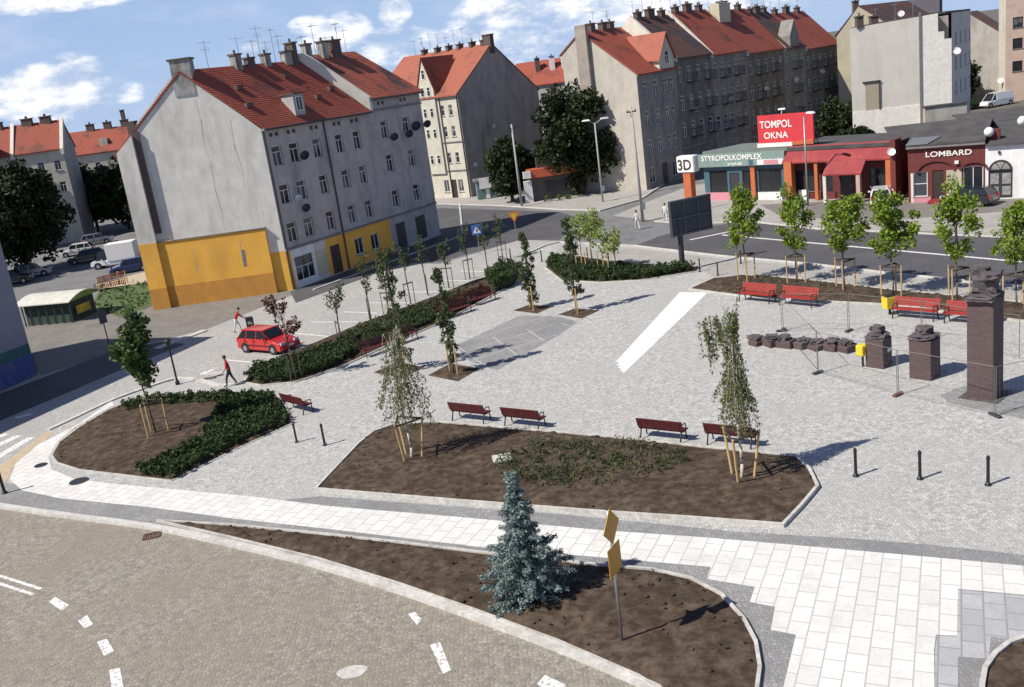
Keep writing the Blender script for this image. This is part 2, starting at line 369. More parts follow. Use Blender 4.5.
flat('main_road',[(380,262),(400,190),(560,209),(600,212),(640,201),(690,172),(760,130),(790,132),(745,190),(745,222),(818,229),(1024,238),(1400,262),(1400,345),(1024,287),(972,282),(886,273),(809,264),(720,256),(635,246),(560,241),(520,240),(440,264)],.008,M_junction)
flat('dark_road_and_shade',[(635,246),(660,236),(700,227),(745,222),(818,229),(1024,238),(1400,262),(1400,345),(1024,287),(972,282),(886,273),(809,264),(720,256)],.012,M_asphalt)
flat('dark_road_and_shade',[(440,208),(560,212),(578,218),(560,240),(520,240),(440,262),(400,262),(420,215)],.012,M_asphalt)  # dark sheet in the shape of the tenement's roof shadow on the road
mb=MB()
def stripe(px0,px1,w,z=.017,m=mb):
    a=G(*px0);b=G(*px1);d=(b-a).normalized();n=Vector((-d.y,d.x,0))*w/2
    pts=[a-n,b-n,b+n,a+n];m.poly([(p.x,p.y,z) for p in pts])
stripe((722,235),(1400,296),.28)
stripe((690,240),(757,226),.3);
o=mb.build('road_marking',M_paint);st(o)
mb=MB();ribbon(mb,[G(*p) for p in [(296,296),(438,243)]],-.2,2.6,0,.01);
st(flat('facade_shade_strip',[(290,292),(438,238),(441,214),(470,216),(478,234),(440,250),(340,287),(296,303)],.0105,M_asphalt))  # dark strip painting the facade's shade onto the ground along its foot
flat('far_pavement',[(432,197),(470,196),(560,194),(600,190),(640,178),(700,150),(704,158),(690,168),(640,199),(600,210),(560,209),(500,205),(434,203)],.02,M_pavement)
flat('shop_forecourt',[(613,216),(650,201),(690,186),(740,178),(1400,170),(1400,262),(1024,238),(930,232),(818,229),(745,221),(700,224),(655,221)],.02,M_pavement)
flat('shop_parking',[(760,205),(820,202),(1010,190),(1150,196),(1150,215),(1000,212),(870,222),(780,216)],.024,M_asphalt2)
# the square
PLZ=[(-60,480),(0,464),(20,452),(48,432),(80,417),(114,401),(147,389),(165,383),(179,380),(200,382),(221,387),(245,384),(300,352),(360,325),(400,309),(440,293),(470,281),(500,270),(522,258),(545,247),(560,243),(635,247),(720,257),(809,265),(886,274),(972,283),(1024,288),(1400,346),(1600,500),(1700,1100),(900,1100),(800,765)]+KC[::-1][1:]
flat('plaza',PLZ,.03,M_plaza)
flat('near_pavement',[(560,245),(635,249),(720,259),(809,267),(886,276),(972,285),(1024,290),(1400,350),(1400,372),(1024,303),(900,291),(800,279),(745,275),(712,277),(700,268),(610,262),(553,258)],.034,M_pavement)
flat('path_zone',[(-60,488),(0,482),(60,494),(150,500),(250,504),(320,497),(560,515),(740,533),(848,539),(934,546),(1024,556),(1500,610),(1500,1100),(900,1100),(790,760)]+[(p[0],p[1]) for p in KC[::-1][2:]],.034,M_darkband)
WH=[(114,406),(95,416),(72,430),(57,443),(49,458),(52,470),(75,480),(130,486),(250,497),(330,507),(450,517),(600,531),(700,538),(760,543),(850,551),(940,559),(1024,567),(1500,612),(1500,640),(1024,596),(958,590),(957,637),(936,636),(934,652),(940,1100),(700,1100),(783,690),(796,636),(771,631),(775,608),(750,603),(755,588),(707,580),(711,568),(620,560),(480,548),(330,530),(230,519),(150,508),(60,499),(22,491),(10,480),(16,464),(40,444),(80,424),(112,401)]
flat('slab_path',WH,.038,M_slab)
flat('grey_slab_path',[(958,591),(1024,597),(1400,632),(1400,700),(1021,642),(991,638),(989,660),(958,658),(958,1100),(941,1100),(935,653),(937,637),(957,638)],.038,M_slabgrey)
flat('grey_sett_field',[(455,346),(490,330),(520,316),(558,317),(578,322),(560,335),(530,352),(497,371),(470,362)],.034,M_plaza_dark)
mb=MB()
for i in range(7):
    a=G(458+17*i,348-5.2*i if i<4 else 333-3*(i-3));b=G(492+13*i,372-7.5*i)
    d=(b-a)
    if i%2==0:mb.poly([(p.x,p.y,.0385) for p in (a,a+Vector((.1,0,0)),b+Vector((.1,0,0)),b)])
for i in range(3):
    a=G(462+8*i,343+8*i);b=G(552+3*i,315+10*i);n=Vector((0,.05,0))
    mb.poly([(p.x,p.y,.0395) for p in (a-n,b-n,b+n,a+n)])
st(mb.build('pale_sett_lines',M_plaza))
# white strip of long slabs, laid in offset rows
mb=MB();a=G(606,373);b=G(687,293);c=G(622,373);d=G(706,294)
u=(b-a).normalized();w=Vector((u.y,-u.x,0));Wd=(c-a).dot(w);Ln=(b-a).length
rows=5;c0=[G(605,374),G(609,374),G(613,373.6),G(617,373.3),G(621,373),G(625,372.7)];c1=[G(680,292.6),G(685.5,292.7),G(691,292.8),G(696.5,292.9),G(702,293),G(707.5,293.2)]
for r in range(rows):
    f0=[.11,.075,.045,.02,0][r]
    q=[c0[r].lerp(c1[r],f0),c0[r+1].lerp(c1[r+1],f0),c1[r+1],c1[r]]
    q[0]+=(q[1]-q[0])*.03
    mb.poly([(p.x,p.y,.036) for p in q])
st(mb.build('white_strip',M_whitepave))
flat('dark_stone_floor',[(940,396),(965,386),(1030,392),(1100,410),(1050,425),(985,412),(950,404)],.034,M_plaza_dark)
flat('tactile_strip',[(2,486),(0,466),(22,451),(47,432),(54,434),(30,452),(12,470),(8,480)],.036,M_tan)
# kerbs
mb=MB();ribbon(mb,curve([G(*p) for p in KC]),-.13,.14,-.01,.13);st(mb.build('kerb',M_kerb))
mb=MB();ribbon(mb,curve([G(*p) for p in [(48,431),(80,416),(114,400),(147,388),(165,382),(179,379),(200,381),(221,386),(245,383)]]),-.15,.15,0,.1);st(mb.build('kerb',M_kerb))
mb=MB();ribbon(mb,[G(*p) for p in [(520,257),(545,246),(560,242.5),(635,246.5),(720,256.5),(809,264.5),(886,273.5),(972,282.5),(1024,287.5),(1400,345)]],-.1,.1,0,.11);st(mb.build('kerb',M_kerb))
mb=MB();ribbon(mb,[G(*p) for p in [(434,204),(500,206),(560,210),(600,211),(640,200),(704,158)]],-.1,.1,0,.11);st(mb.build('kerb',M_kerb))
mb=MB();ribbon(mb,[G(*p) for p in [(655,222),(700,224.5),(745,221.5),(818,229.5),(1024,238.5),(1400,262)]],-.1,.1,0,.11);st(mb.build('kerb',M_kerb))
mb=MB();ribbon(mb,[G(*p) for p in [(157,349),(178,341),(205,331)]],-.3,.3,0,.09);st(mb.build('kerb',M_kerb))
mb=MB();ribbon(mb,[G(*p) for p in [(292,290),(438,238),(440,206)]],-2.6,-2.4,0,.1);st(mb.build('kerb',M_kerbbed))
# painted markings
mb=MB()
def quad(px,z=.005,m=mb):m.poly([(G(*p).x,G(*p).y,z) for p in px])
stripe((-60,557),(41,589),.13,.006,mb);stripe((-60,564),(33,594.5),.13,.006,mb)
for q in ([(49,602),(55,597),(69,605),(62,611)],[(78,621),(87,615),(93,624),(85,629)],[(97,642),(107,639),(114,651),(104,656)],[(109,670),(120,668),(124,690),(112,690)],[(430,645),(440,642),(451,670),(443,674)],[(408,614),(415,612),(422,620),(417,625)],[(537,684),(545,675),(566,685),(560,700)]):quad(q)
for i,(a,b) in enumerate((((-30,447),(7,434)),((-24,456),(19,435.5)),((-10,462),(31,437.5)),((-60,440),(-6,430)))):stripe(a,b,.5,.01,mb)
stripe((15,418),(31,414),.5,.01,mb);stripe((-10,420),(5,416),.5,.01,mb)
for a,b in (((292,333),(333,337)),((312,322),(358,322)),((344,312),(377,313)),((226,360),(270,364)),((366,303),(412,303)),((400,292),(440,292)),((430,280),(468,281)),((460,271),(492,272)),((200,375),(222,372))):stripe(a,b,.16,.0095,mb)
quad([(200,373.5),(213,369),(214,370.5),(201,375)],.0095)
st(mb.build('painted_markings',M_paint))
mb=MB();c=G(352,672);mb.poly([(c.x+.42*math.cos(t*.35)*(1+.1*math.sin(t)),c.y+.3*math.sin(t*.35),.006) for t in range(18)])
st(mb.build('concrete_patch',M_kerbbed))
# gully grate, manhole covers
def grate(px,lab,w,l,mt,rz=.2,rnd=False):
    p=G(*px);z=.04 if px[1]<530 and px[0]>40 and px[0]<120 else .012
    r=empty('drain_grate' if not rnd else 'manhole_cover',(p.x,p.y,z),rz,lab,'drain cover' )
    m_=MB()
    if rnd:
        m_.lathe((0,0,0),[(w,0),(w,.02),(w*.94,.025),(w*.9,.015)],20);m_.build('cover',mt,r)
        m_=MB()
        for i in range(-3,4):m_.box((i*w*.22,0,.016),(.03,w*1.2,.008))
        m_.build('rib',M_darkmetal,r)
    else:
        for x,y,a,b in ((0,-l/2,w,.06),(0,l/2,w,.06),(-w/2,0,.06,l),(w/2,0,.06,l)):m_.box((x,y,0),(a+.06,b,.02))
        m_.build('frame',mt,r);m_=MB()
        for i in range(6):m_.box((-w/2+.05+i*(w-.1)/5,0,0),(.03,l,.015))
        m_.build('bar',mt,r)
M_rust=pm('rusty_iron',(.16,.06,.03),(.09,.04,.03),6,.8)
grate((152,536),'rusty square drain grate in the cobbles beside the pale kerb',.55,.5,M_rust)
grate((79,482),'dark round manhole cover in the white slab path, below the rounded flower bed',.42,.4,M_darkmetal,rnd=True)
grate((41,466),'small dark manhole cover in the white slabs at the rounded corner',.3,.3,M_darkmetal,rnd=True)
grate((210,378.5),'dark drain grate in the parking surface between the walking person and the corner kerb',.6,.4,M_darkmetal)
# ---------------------------------------------------------------- planting beds
def bed(name,px,edge=True,smooth=0,z=.1,rise=.12,cell=.35,ew=.12,eh=.12,m=None):
    P=[G(*p) for p in px]
    a=sum(P[i].x*P[(i+1)%len(P)].y-P[(i+1)%len(P)].x*P[i].y for i in range(len(P)))
    if a<0:P=P[::-1]
    if smooth:P=curve(P,smooth,True)
    bm=bmesh.new();vs=[bm.verts.new((p.x,p.y,0)) for p in P];f=bm.faces.new(vs)
    xs=[p.x for p in P];ys=[p.y for p in P]
    for ax,lo,hi in ((0,min(xs),max(xs)),(1,min(ys),max(ys))):
        k=lo+cell
        while k<hi:
            co=(k,0,0) if ax==0 else (0,k,0);no=(1,0,0) if ax==0 else (0,1,0)
            bmesh.ops.bisect_plane(bm,geom=bm.verts[:]+bm.edges[:]+bm.faces[:],plane_co=co,plane_no=no);k+=cell
    r2=random.Random(len(px))
    for v in bm.verts:
        if v.is_boundary:v.co.z=z-.03
        else:
            d=min((Vector((v.co.x,v.co.y,0))-Vector((p.x,p.y,0))).length for p in P)
            v.co.z=z-.02+rise*min(1,d/1.6)*(.75+.25*math.sin(v.co.x*2.1+v.co.y))+r2.uniform(-.03,.03)
    bmesh.ops.triangulate(bm,faces=bm.faces[:])
    me=bpy.data.meshes.new(name);bm.to_mesh(me);bm.free();me.materials.append(m or M_soil);me.polygons.foreach_set('use_smooth',[True]*len(me.polygons))
    st(link(name,me))
    if edge:
        mb=MB();ribbon(mb,P,-ew,0,-.005,eh,True);st(mb.build('bed_edging',M_kerbbed))
    return P
BEDL=[(53,456),(60,443),(80,428),(108,411),(125,404),(180,396),(272,392),(284,405),(292,424),(235,450),(172,481),(130,476),(80,470),(58,463)]
bed('soil_bed',BEDL,ew=.1,eh=.06)
BEDC=[(318,491),(345,462),(360,446),(375,434),(396,427),(440,425),(520,432),(640,443),(700,450),(770,457),(795,459),(808,472),(816,489),(800,508),(782,527),(690,520),(600,514),(460,503)]
bed('soil_bed',BEDC,ew=.11,eh=.17,z=.14)
BEDF=[(160,523),(230,528),(320,537),(400,546),(480,556),(600,569),(650,573),(690,582),(720,598),(742,622),(754,645),(758,670),(754,700),(740,740),(700,716),(640,679),(560,644),(480,614),(400,586),(320,561),(230,539)]
bed('soil_bed',BEDF,ew=.1,eh=.15,z=.12)
bed('soil_bed',[(985,690),(988,672),(998,658),(1012,647),(1030,641),(1100,640),(1180,660),(1150,760),(1020,800),(985,740)],ew=.12,eh=.15)
BEDH=[(245,383),(252,372),(300,350),(360,325),(430,299),(470,283),(505,271),(524,277),(500,292),(440,324),(390,345),(340,368),(295,383),(262,386)]
bed('soil_bed',BEDH,ew=.1,eh=.1,rise=.05)
BEDI=[(546,268),(553,259),(580,257),(610,262),(650,265),(700,268),(697,272),(640,281),(600,283),(562,281)]
bed('soil_bed',BEDI,ew=.1,eh=.1,rise=.05)
BEDR=[(691,290),(715,279),(745,276),(800,280),(900,292),(1024,304),(1200,322),(1200,352),(1024,322),(950,313),(900,306),(800,301),(745,297)]
bed('soil_bed',BEDR,ew=.12,eh=.12)
for q in ([(428,376),(450,364),(480,369),(458,382)],[(374,373),(398,362),(424,368),(402,379)],[(513,311),(530,305),(553,307),(537,314)],[(558,315),(575,309),(599,311),(582,319)]):
    bed('tree_pit',q,edge=False,z=.07,rise=.04,cell=.3)
# ================================================================ BUILDINGS
_wcache={};_panes={};_pr=random.Random(12)
def win_mesh(w,h,mull=1,trans=.0,fm=None,fr=.07):
    k=(w,h,mull,trans,fm.name if fm else '',fr)
    if k in _wcache:return _wcache[k]
    a=MB();d=.06;y=.0
    a.box((0,y,0),(w,d,fr));a.box((0,y,h-fr),(w,d,fr))
    for sx in (-1,1):a.box((sx*(w/2-fr/2),y,fr),(fr,d,h-2*fr))
    zt=h*trans if trans else 0
    if mull:
        for i in range(1,mull+1):a.box((-w/2+w*i/(mull+1),y,fr),(fr*.8,d*.8,(zt if zt else h-fr)-fr))
    if trans:a.box((0,y,zt),(w-2*fr,d*.9,fr*.8))
    f=a.mesh('window_frame',[fm or M_white])
    b=MB();b.box((0,.025,fr*.5),(w-fr,.012,h-fr));p=b.mesh('window_pane',[M_glass]);p2=p.copy();p2.materials[0]=M_glass3
    b2=MB();b2.box((0,.025,fr*.5),(w-fr,.012,h-fr));b2.box((-w*.22,.018,h*.3),(w*.4,.004,h*.62),mi=1);b2.box((w*.22,.018,h*.45),(w*.36,.004,h*.48),mi=1);p3=b2.mesh('window_pane',[M_glass,M_glass2]);_panes[p.name]=[p,p,p,p2,p3]
    _wcache[k]=(f,p);return f,p
class Bld:
    def __init__(s,name,label,cat,A,group=None):
        s.A=Vector((A[0],A[1]));s.root=empty(name,(A[0],A[1],0),0,label,cat,group);s.w=MB();s.mats=[];s.wins=[]
    def L(s,p):return (p[0]-s.A.x,p[1]-s.A.y)
    def mi(s,m):
        if m not in s.mats:s.mats.append(m)
        return s.mats.index(m)
    def P(s,p0,p1,t,z,out=0):
        """point on wall line p0->p1 (world) at distance t, height z, out metres proud; root-local"""
        d=Vector((p1[0]-p0[0],p1[1]-p0[1])).normalized();n=Vector((d.y,-d.x))
        q=Vector((p0[0],p0[1]))+d*t+n*out-s.A;return (q.x,q.y,z)
    def wall(s,p0,p1,z1,mat,holes=(),prof=None,z0=-.1,cs=(),cz=(),mfn=None,rec=.14):
        L=math.hypot(p1[0]-p0[0],p1[1]-p0[1]);base=s.mi(mat)
        ss=sorted({0,L,*cs,*[h[0] for h in holes],*[h[1] for h in holes]});zz=sorted({z0,z1,*cz,*[h[2] for h in holes],*[h[3] for h in holes]})
        ss=[x for x in ss if -1e-6<=x<=L+1e-6];zz=[z for z in zz if z0-1e-6<=z<=z1+1e-6]
        for i in range(len(ss)-1):
            for j in range(len(zz)-1):
                a,b,c,d=ss[i],ss[i+1],zz[j],zz[j+1];m_,n_=(a+b)/2,(c+d)/2
                if any(h[0]<m_<h[1] and h[2]<n_<h[3] for h in holes):continue
                k=s.mi(mfn(m_,n_)) if mfn and mfn(m_,n_) else base
                s.w.poly([s.P(p0,p1,a,c),s.P(p0,p1,b,c),s.P(p0,p1,b,d),s.P(p0,p1,a,d)],k)
        for h in holes:
            a,b,c,d=h[:4]
            for q in (((a,c,0),(b,c,0),(b,c,-rec),(a,c,-rec)),((b,c,0),(b,d,0),(b,d,-rec),(b,c,-rec)),((b,d,0),(a,d,0),(a,d,-rec),(b,d,-rec)),((a,d,0),(a,c,0),(a,c,-rec),(a,d,-rec))):
                k=s.mi(mfn((a+b)/2,(c+d)/2)) if mfn and mfn((a+b)/2,(c+d)/2) else base
                s.w.poly([s.P(p0,p1,x,z,o) for x,z,o in q],k)
        if prof:s.w.poly([s.P(p0,p1,x,z) for x,z in [(0,z1),(L,z1)]+prof[::-1]],base)
    def windows(s,p0,p1,lst,mull=1,trans=.68,rec=.1,sub=True,fm=None,sill=True):
        """lst: (s_centre,z_bottom,w,h) -> window > pane, sill"""
        rz=math.atan2(p1[1]-p0[1],p1[0]-p0[0])
        for t,z,w,h in lst:
            f,p=win_mesh(w,h,mull,trans,fm)
            o=link('window',f,s.root,s.P(p0,p1,t,z,-rec),rz)
            link('pane',_pr.choice(_panes[p.name]),o)
            if sill:
                k=('sill',w)
                if k not in _wcache:
                    a=MB();a.box((0,-.08,-.07),(w+.16,.22,.06));_wcache[k]=a.mesh('sill',[M_trim])
                link('sill',_wcache[k],o)
    def holes(s,lst):return [(t-w/2,t+w/2,z,z+h) for t,z,w,h in lst]
    def part(s,name,mb,mats,smooth=False):return mb.build(name,mats,s.root,smooth=smooth)
    def done(s):return s.w.build('wall',s.mats,s.root)
    def box(s,name,mat,p0,p1,t0,t1,z0,z1,o0,o1):
        a=MB();s.boxin(a,p0,p1,t0,t1,z0,z1,o0,o1);return s.part(name,a,mat)
    def boxin(s,a,p0,p1,t0,t1,z0,z1,o0,o1,mi=None):
        v=[s.P(p0,p1,x,z,o) for z in (z0,z1) for x,o in ((t0,o1),(t1,o1),(t1,o0),(t0,o0))]
        a.add(v,[(3,2,1,0),(4,5,6,7),(0,1,5,4),(1,2,6,5),(2,3,7,6),(3,0,4,7)],mi)
    def chimney(s,p,z0,z1,w=.7,d=1.2,rz=.9,m=None,cap=True,pots=2):
        a=MB();x,y=s.L(p);a.box((x,y,z0),(w,d,z1-z0),rz)
        if cap:a.box((x,y,z1),(w+.18,d+.18,.14),rz,mi=1)
        c,sn=math.cos(rz),math.sin(rz)
        for i in range(pots):
            q=(i-(pots-1)/2)*d*.45;a.tube((x-sn*q,y+c*q,z1+.1),(x-sn*q,y+c*q,z1+.45),.12,.1,6,mi=1)
        return s.part('chimney',a,[m or M_chim,M_chimd])
    def antenna(s,p,z0,h,kind=0,rz=.6):
        a=MB();x,y=s.L(p);a.tube((x,y,z0),(x,y,z0+h),.03,.02,5)
        c,sn=math.cos(rz),math.sin(rz)
        zt=z0+h*.92
        a.tube((x-c*.5,y-sn*.5,zt),(x+c*.6,y+sn*.6,zt),.014,.014,4)
        for i in range(5):
            q=-.45+i*.24;l=.42-.05*i
            a.tube((x+c*q-sn*l,y+sn*q+c*l,zt),(x+c*q+sn*l,y+sn*q-c*l,zt),.012,.012,4)
        if kind:
            a.tube((x-c*.35,y-sn*.35,zt-.55),(x+c*.35,y+sn*.35,zt-.55),.012,.012,4)
            for q in (-.3,-.1,.1,.3):a.tube((x+c*q,y+sn*q,zt-.85),(x+c*q,y+sn*q,zt-.3),.01,.01,4)
        return s.part('antenna',a,M_greymetal)
    def dish(s,p0,p1,t,z,r=.4,m=None,out=.45):
        a=MB();c=Vector(s.P(p0,p1,t,z,out));w=Vector(s.P(p0,p1,t,z-.1,0));a.tube(w,c,.025,.025,5,mi=1)
        n=(Vector((-.3,-1,.5))).normalized();u=n.orthogonal().normalized();v=n.cross(u)
        vs=[c];fs=[];N=14
        for k,(rr,dd) in enumerate(((.55,.02),(1,.1))):
            for i in range(N):
                th=2*math.pi*i/N;vs.append(c+(u*math.cos(th)+v*math.sin(th))*r*rr+n*dd)
        for i in range(N):
            j=(i+1)%N;fs.append((0,1+i,1+j));fs.append((1+i,1+N+i,1+N+j,1+j))
        vs2=[q-n*.02 for q in vs];o=len(vs);a.add(vs+vs2,fs+[tuple(o+i for i in f[::-1]) for f in fs],0)
        a.tube(c,c+n*.3,.012,.012,4,mi=1)
        return s.part('satellite_dish',a,[m or M_darkmetal,M_greymetal])
def add(p,d,t):return (p[0]+d[0]*t,p[1]+d[1]*t)
def dirv(p0,p1):
    l=math.hypot(p1[0]-p0[0],p1[1]-p0[1]);return ((p1[0]-p0[0])/l,(p1[1]-p0[1])/l)
# ---------------------------------------------------------------- corner tenement with the orange gable
L0=(-29.12,78.87);C0=(-17.57,78.98);LEN=22.2
dF=dirv(C0,(-5.96,97.42));Rr0=add(C0,dF,LEN);Lb=add(L0,dF,LEN)
b=Bld('tenement_house','grey four storey corner tenement with red roof and an orange painted gable end','tenement house',C0)
def gm(s,z):
    if z<3.35 and s>10.2:return M_orange
    return None
gprof=[(0,12.9),(1.5,14.2),(1.62,14.75),(5.25,18.0),(6.2,18.45),(11.55,13.3)]
GW=11.55
b.wall(L0,C0,12.9,M_gable,cs=(10.2,),cz=(3.35,),mfn=gm,prof=gprof)
cols=[1.29,3.35,6.2,9.18,11.65,15.85,19.35]
W=[]
for j,z in enumerate((10.15,7.02,3.85)):
    for i,c in enumerate(cols):
        W.append((c,z+(.45 if i>4 else 0)*(1 if j<2 else .5),1.05 if i not in (0,1) else 1.15,1.65))
attic=[(c+dx,(12.55 if i<5 else 13.7),.42,.36) for i,c in enumerate(cols) for dx in (-.32,.32)]
gfw=[(9.38,.95,1.15,1.5),(11.7,.85,1.15,1.5)]
shop=(2.0,.5,2.3,2.1);door1=(6.05,0.02,1.3,2.5);door2=(15.8,.02,1.5,2.55);door3=(19.15,.3,1.7,2.3)
H=b.holes(W+attic+gfw+[shop,door1,door2,door3])
def fm_(s,z):
    if z<3.25:
        if s<.55 or 4.9<s<14.25:return M_orange
        if s<3.4:return M_whitewall
        if s<4.9:return M_beige
        return M_facadeL
    return None
M_facadeL=pm('pale_ground_floor_render',(.42,.41,.4),(.33,.32,.32),1,.95,grime=(.24,.235,.23))
Mid0=add(C0,dF,13.8)
b.wall(C0,Mid0,13.5,M_facade,holes=[h for h in H if h[1]<13.8],rec=.24,cs=(.55,3.4,4.9),cz=(3.25,),mfn=fm_)
b.wall(Mid0,Rr0,14.25,M_facade,holes=[(h[0]-13.8,h[1]-13.8,h[2],h[3]) for h in H if h[0]>13.8],rec=.24,cs=(.45,),cz=(3.25,),mfn=lambda s,z:fm_(s+13.8,z))
# left house has the lower eaves: the surplus strip above 13.25 is hidden behind its own roof edge
b.wall(Rr0,Lb,13.2,M_facade,prof=[(0,14.4),(5.6,18.9),(11.55,13.2)])
b.wall(Lb,L0,12.9,M_facade)
b.done()
b.windows(C0,Rr0,[w for w in W],1,.68,rec=.2)
for t,z,w_,h_ in attic:
    f,p=win_mesh(.42,.36,0,0,M_trim);o=link('attic_vent',f,b.root,b.P(C0,Rr0,t,z,-.08),math.atan2(dF[1],dF[0]));link('pane',p,o)
b.windows(C0,Rr0,gfw,1,0)
b.windows(C0,Rr0,[shop],2,.55,sill=False)
rzF=math.atan2(dF[1],dF[0])
def door(b,p0,p1,t,z,w,h,m,pan=2,handle=True,rec=.1,glass=False):
    a=MB();a.box((0,0,0),(w,.06,h))
    for i in range(pan):
        x=-w/2+w*(i+.5)/pan
        for zz,hh in ((.15,h*.38),(.15+h*.44,h*.38)):a.box((x,-.035,zz),(w/pan-.16,.02,hh),mi=1)
    rz=math.atan2(p1[1]-p0[1],p1[0]-p0[0]);o=a.build('door',[m,M_glass if glass else m],b.root,b.P(p0,p1,t,z,-rec),rz)
    if handle:
        c=MB();c.box((w*.5/pan-.12 if pan>1 else w/2-.12,-.07,h*.45),(.04,.05,.16));c.build('handle',M_greymetal,o)
    return o
M_doorb=plain('dark_brown_door',(.045,.03,.025),.5);M_doorg=plain('dark_grey_door',(.04,.04,.045),.5)
door(b,C0,Rr0,*door1[:1],door1[1],door1[2],door1[3],M_doorb);door(b,C0,Rr0,door2[0],door2[1],door2[2],door2[3],M_doorg);door(b,C0,Rr0,door3[0],door3[1],door3[2],door3[3],M_doorg,3)
a=MB();a.box((0,0,0),(1.4,.05,2.1));a.build('notice_panel',M_beige2,b.root,b.P(C0,Rr0,4.15,.4,.03),rzF)
b.box('ledge',M_trim,C0,Rr0,.0,LEN,3.28,3.44,0,.14)
b.box('cornice',M_trim,C0,Rr0,0,13.8,13.12,13.3,0,.35);b.box('cornice',M_trim,C0,Rr0,13.8,LEN,13.22,13.38,0,.16)
for t,zt in ((7.4,13.1),(.12,13.1)):
    a=MB();a.tube(b.P(C0,Rr0,t,0,.1),b.P(C0,Rr0,t,zt,.1),.07,.07,8);b.part('downpipe',a,M_darkmetal)
# gable: projecting wing strip, orange annex layer, chimney breast
def poly_prism(b,p0,p1,prof,o0,o1,name,mats,mfn=None):
    a=MB();n=len(prof)
    f=[b.P(p0,p1,s,z,o1) for s,z in prof];k=[b.P(p0,p1,s,z,o0) for s,z in prof]
    a.add(f+k,[tuple(range(n))]+[(i,n+i,n+(i+1)%n,(i+1)%n) for i in range(n)],0);return b.part(name,a,mats)
poly_prism(b,L0,C0,[(0,5.55),(1.45,5.5),(1.45,14.15),(0,12.9)],0,.5,'buttress',[M_gable])
poly_prism(b,L0,C0,[(0,1.75),(1.45,1.75),(1.45,5.5),(0,5.55)],0,.52,'buttress',[M_orange])
poly_prism(b,L0,C0,[(0,-.05),(1.45,-.05),(1.45,1.75),(0,1.75)],0,.54,'buttress',[M_orange2])
poly_prism(b,L0,C0,[(1.45,1.75),(10.3,1.75),(10.3,5.4),(1.45,5.55)],0,.28,'orange_cladding',[M_orange])
poly_prism(b,L0,C0,[(1.45,-.05),(10.3,-.05),(10.3,1.75),(1.45,1.75)],0,.3,'dark_orange_plinth',[M_orange2])
b.box('coping',M_trim,L0,C0,1.45,10.35,5.47,5.53,0,.36)
poly_prism(b,L0,C0,[(5.45,16.6),(7.05,16.6),(7.05,19.3),(5.5,19.3)],-1.2,.06,'chimney_stack',[M_chim])
b.box('chimney_cap',M_chimd,L0,C0,5.35,7.15,19.3,19.45,-1.3,.14)
b.box('chimney',M_chimd,L0,C0,1.15,1.75,13.4,15.25,-.9,.1)
b.box('soot_shade_strip',M_chimd,L0,C0,1.46,1.95,6.2,14.4,0,.22)  # proud dark strip: soot streak and recess shade put into one colour
for pts in ([(6.9,16.2),(7.0,14.6),(6.85,12.9),(7.05,11.1),(6.95,9.0),(7.1,7.2),(7.0,5.7)],[(9.3,14.3),(9.2,12.4),(9.4,10.6),(9.3,8.7)],[(4.2,4.6),(4.3,3.4),(4.15,2.5)],[(8.1,4.6),(8.0,3.0)]):
    a=MB()
    for i in range(len(pts)-1):
        s0,z0=pts[i];s1,z1=pts[i+1];o=.004 if z0>5.6 else .284;wd=.026+.014*math.sin(i*2.1)
        a.poly([b.P(L0,C0,s0-wd,z0,o),b.P(L0,C0,s1-wd*.6,z1,o),b.P(L0,C0,s1+wd*.6,z1,o),b.P(L0,C0,s0+wd,z0,o)])
    b.part('wall_crack',a,M_greygable)
poly_prism(b,L0,C0,[(8.0,2.6),(8.25,2.5),(8.35,3.9),(8.1,4.0)],.27,.29,'torn_patch',[M_trim])
# roofs
gd=dirv(L0,C0)
def RP(sg,sf,z):  # gable distance, facade distance
    p=add(add(L0,gd,sg),dF,sf);q=b.L(p);return (q[0],q[1],z)
a=MB();a.slab([RP(11.98,-.12,13.28),RP(11.98,13.8,13.28),RP(6.2,13.8,18.55),RP(6.2,-.12,18.55)],.18)
a.slab([RP(6.2,-.12,18.55),RP(6.2,13.8,18.55),RP(-.3,13.8,12.8),RP(-.3,-.12,12.8)],.18)
b.part('roof',a,M_roof)
a=MB();a.slab([RP(11.98,13.95,14.38),RP(11.98,LEN+.15,14.38),RP(5.9,LEN+.15,18.95),RP(5.9,13.95,18.95)],.18)
a.slab([RP(5.9,13.95,18.95),RP(5.9,LEN+.15,18.95),RP(-.3,LEN+.15,13),RP(-.3,13.95,13)],.18);b.part('roof',a,tiles('dark_streaked_roof',(.40,.10,.05),(.3,.08,.045),(.075,.05,.05),.5))
a=MB();v=[(11.9,13.3),(11.9,14.55),(7.3,18.6),(6.6,19.1),(5.3,19.1),(0,14.5),(0,13)]
f1=[RP(x,13.72,z) for x,z in v];f2=[RP(x,14.08,z) for x,z in v];n=len(v)
a.add(f1+f2,[tuple(range(n-1,-1,-1)),tuple(range(n,2*n))]+[(i,(i+1)%n,n+(i+1)%n,n+i) for i in range(n)]);b.part('parapet',a,M_parapet)
a=MB();a.tube(b.P(C0,Rr0,-.1,13.2,.5),b.P(C0,Rr0,13.7,13.2,.5),.08,.08,8);a.tube(b.P(C0,Rr0,14,14.28,.5),b.P(C0,Rr0,LEN,14.28,.5),.08,.08,8);b.part('gutter',a,M_darkmetal)
ridge=lambda s:add(add(L0,gd,6.2),dF,s)
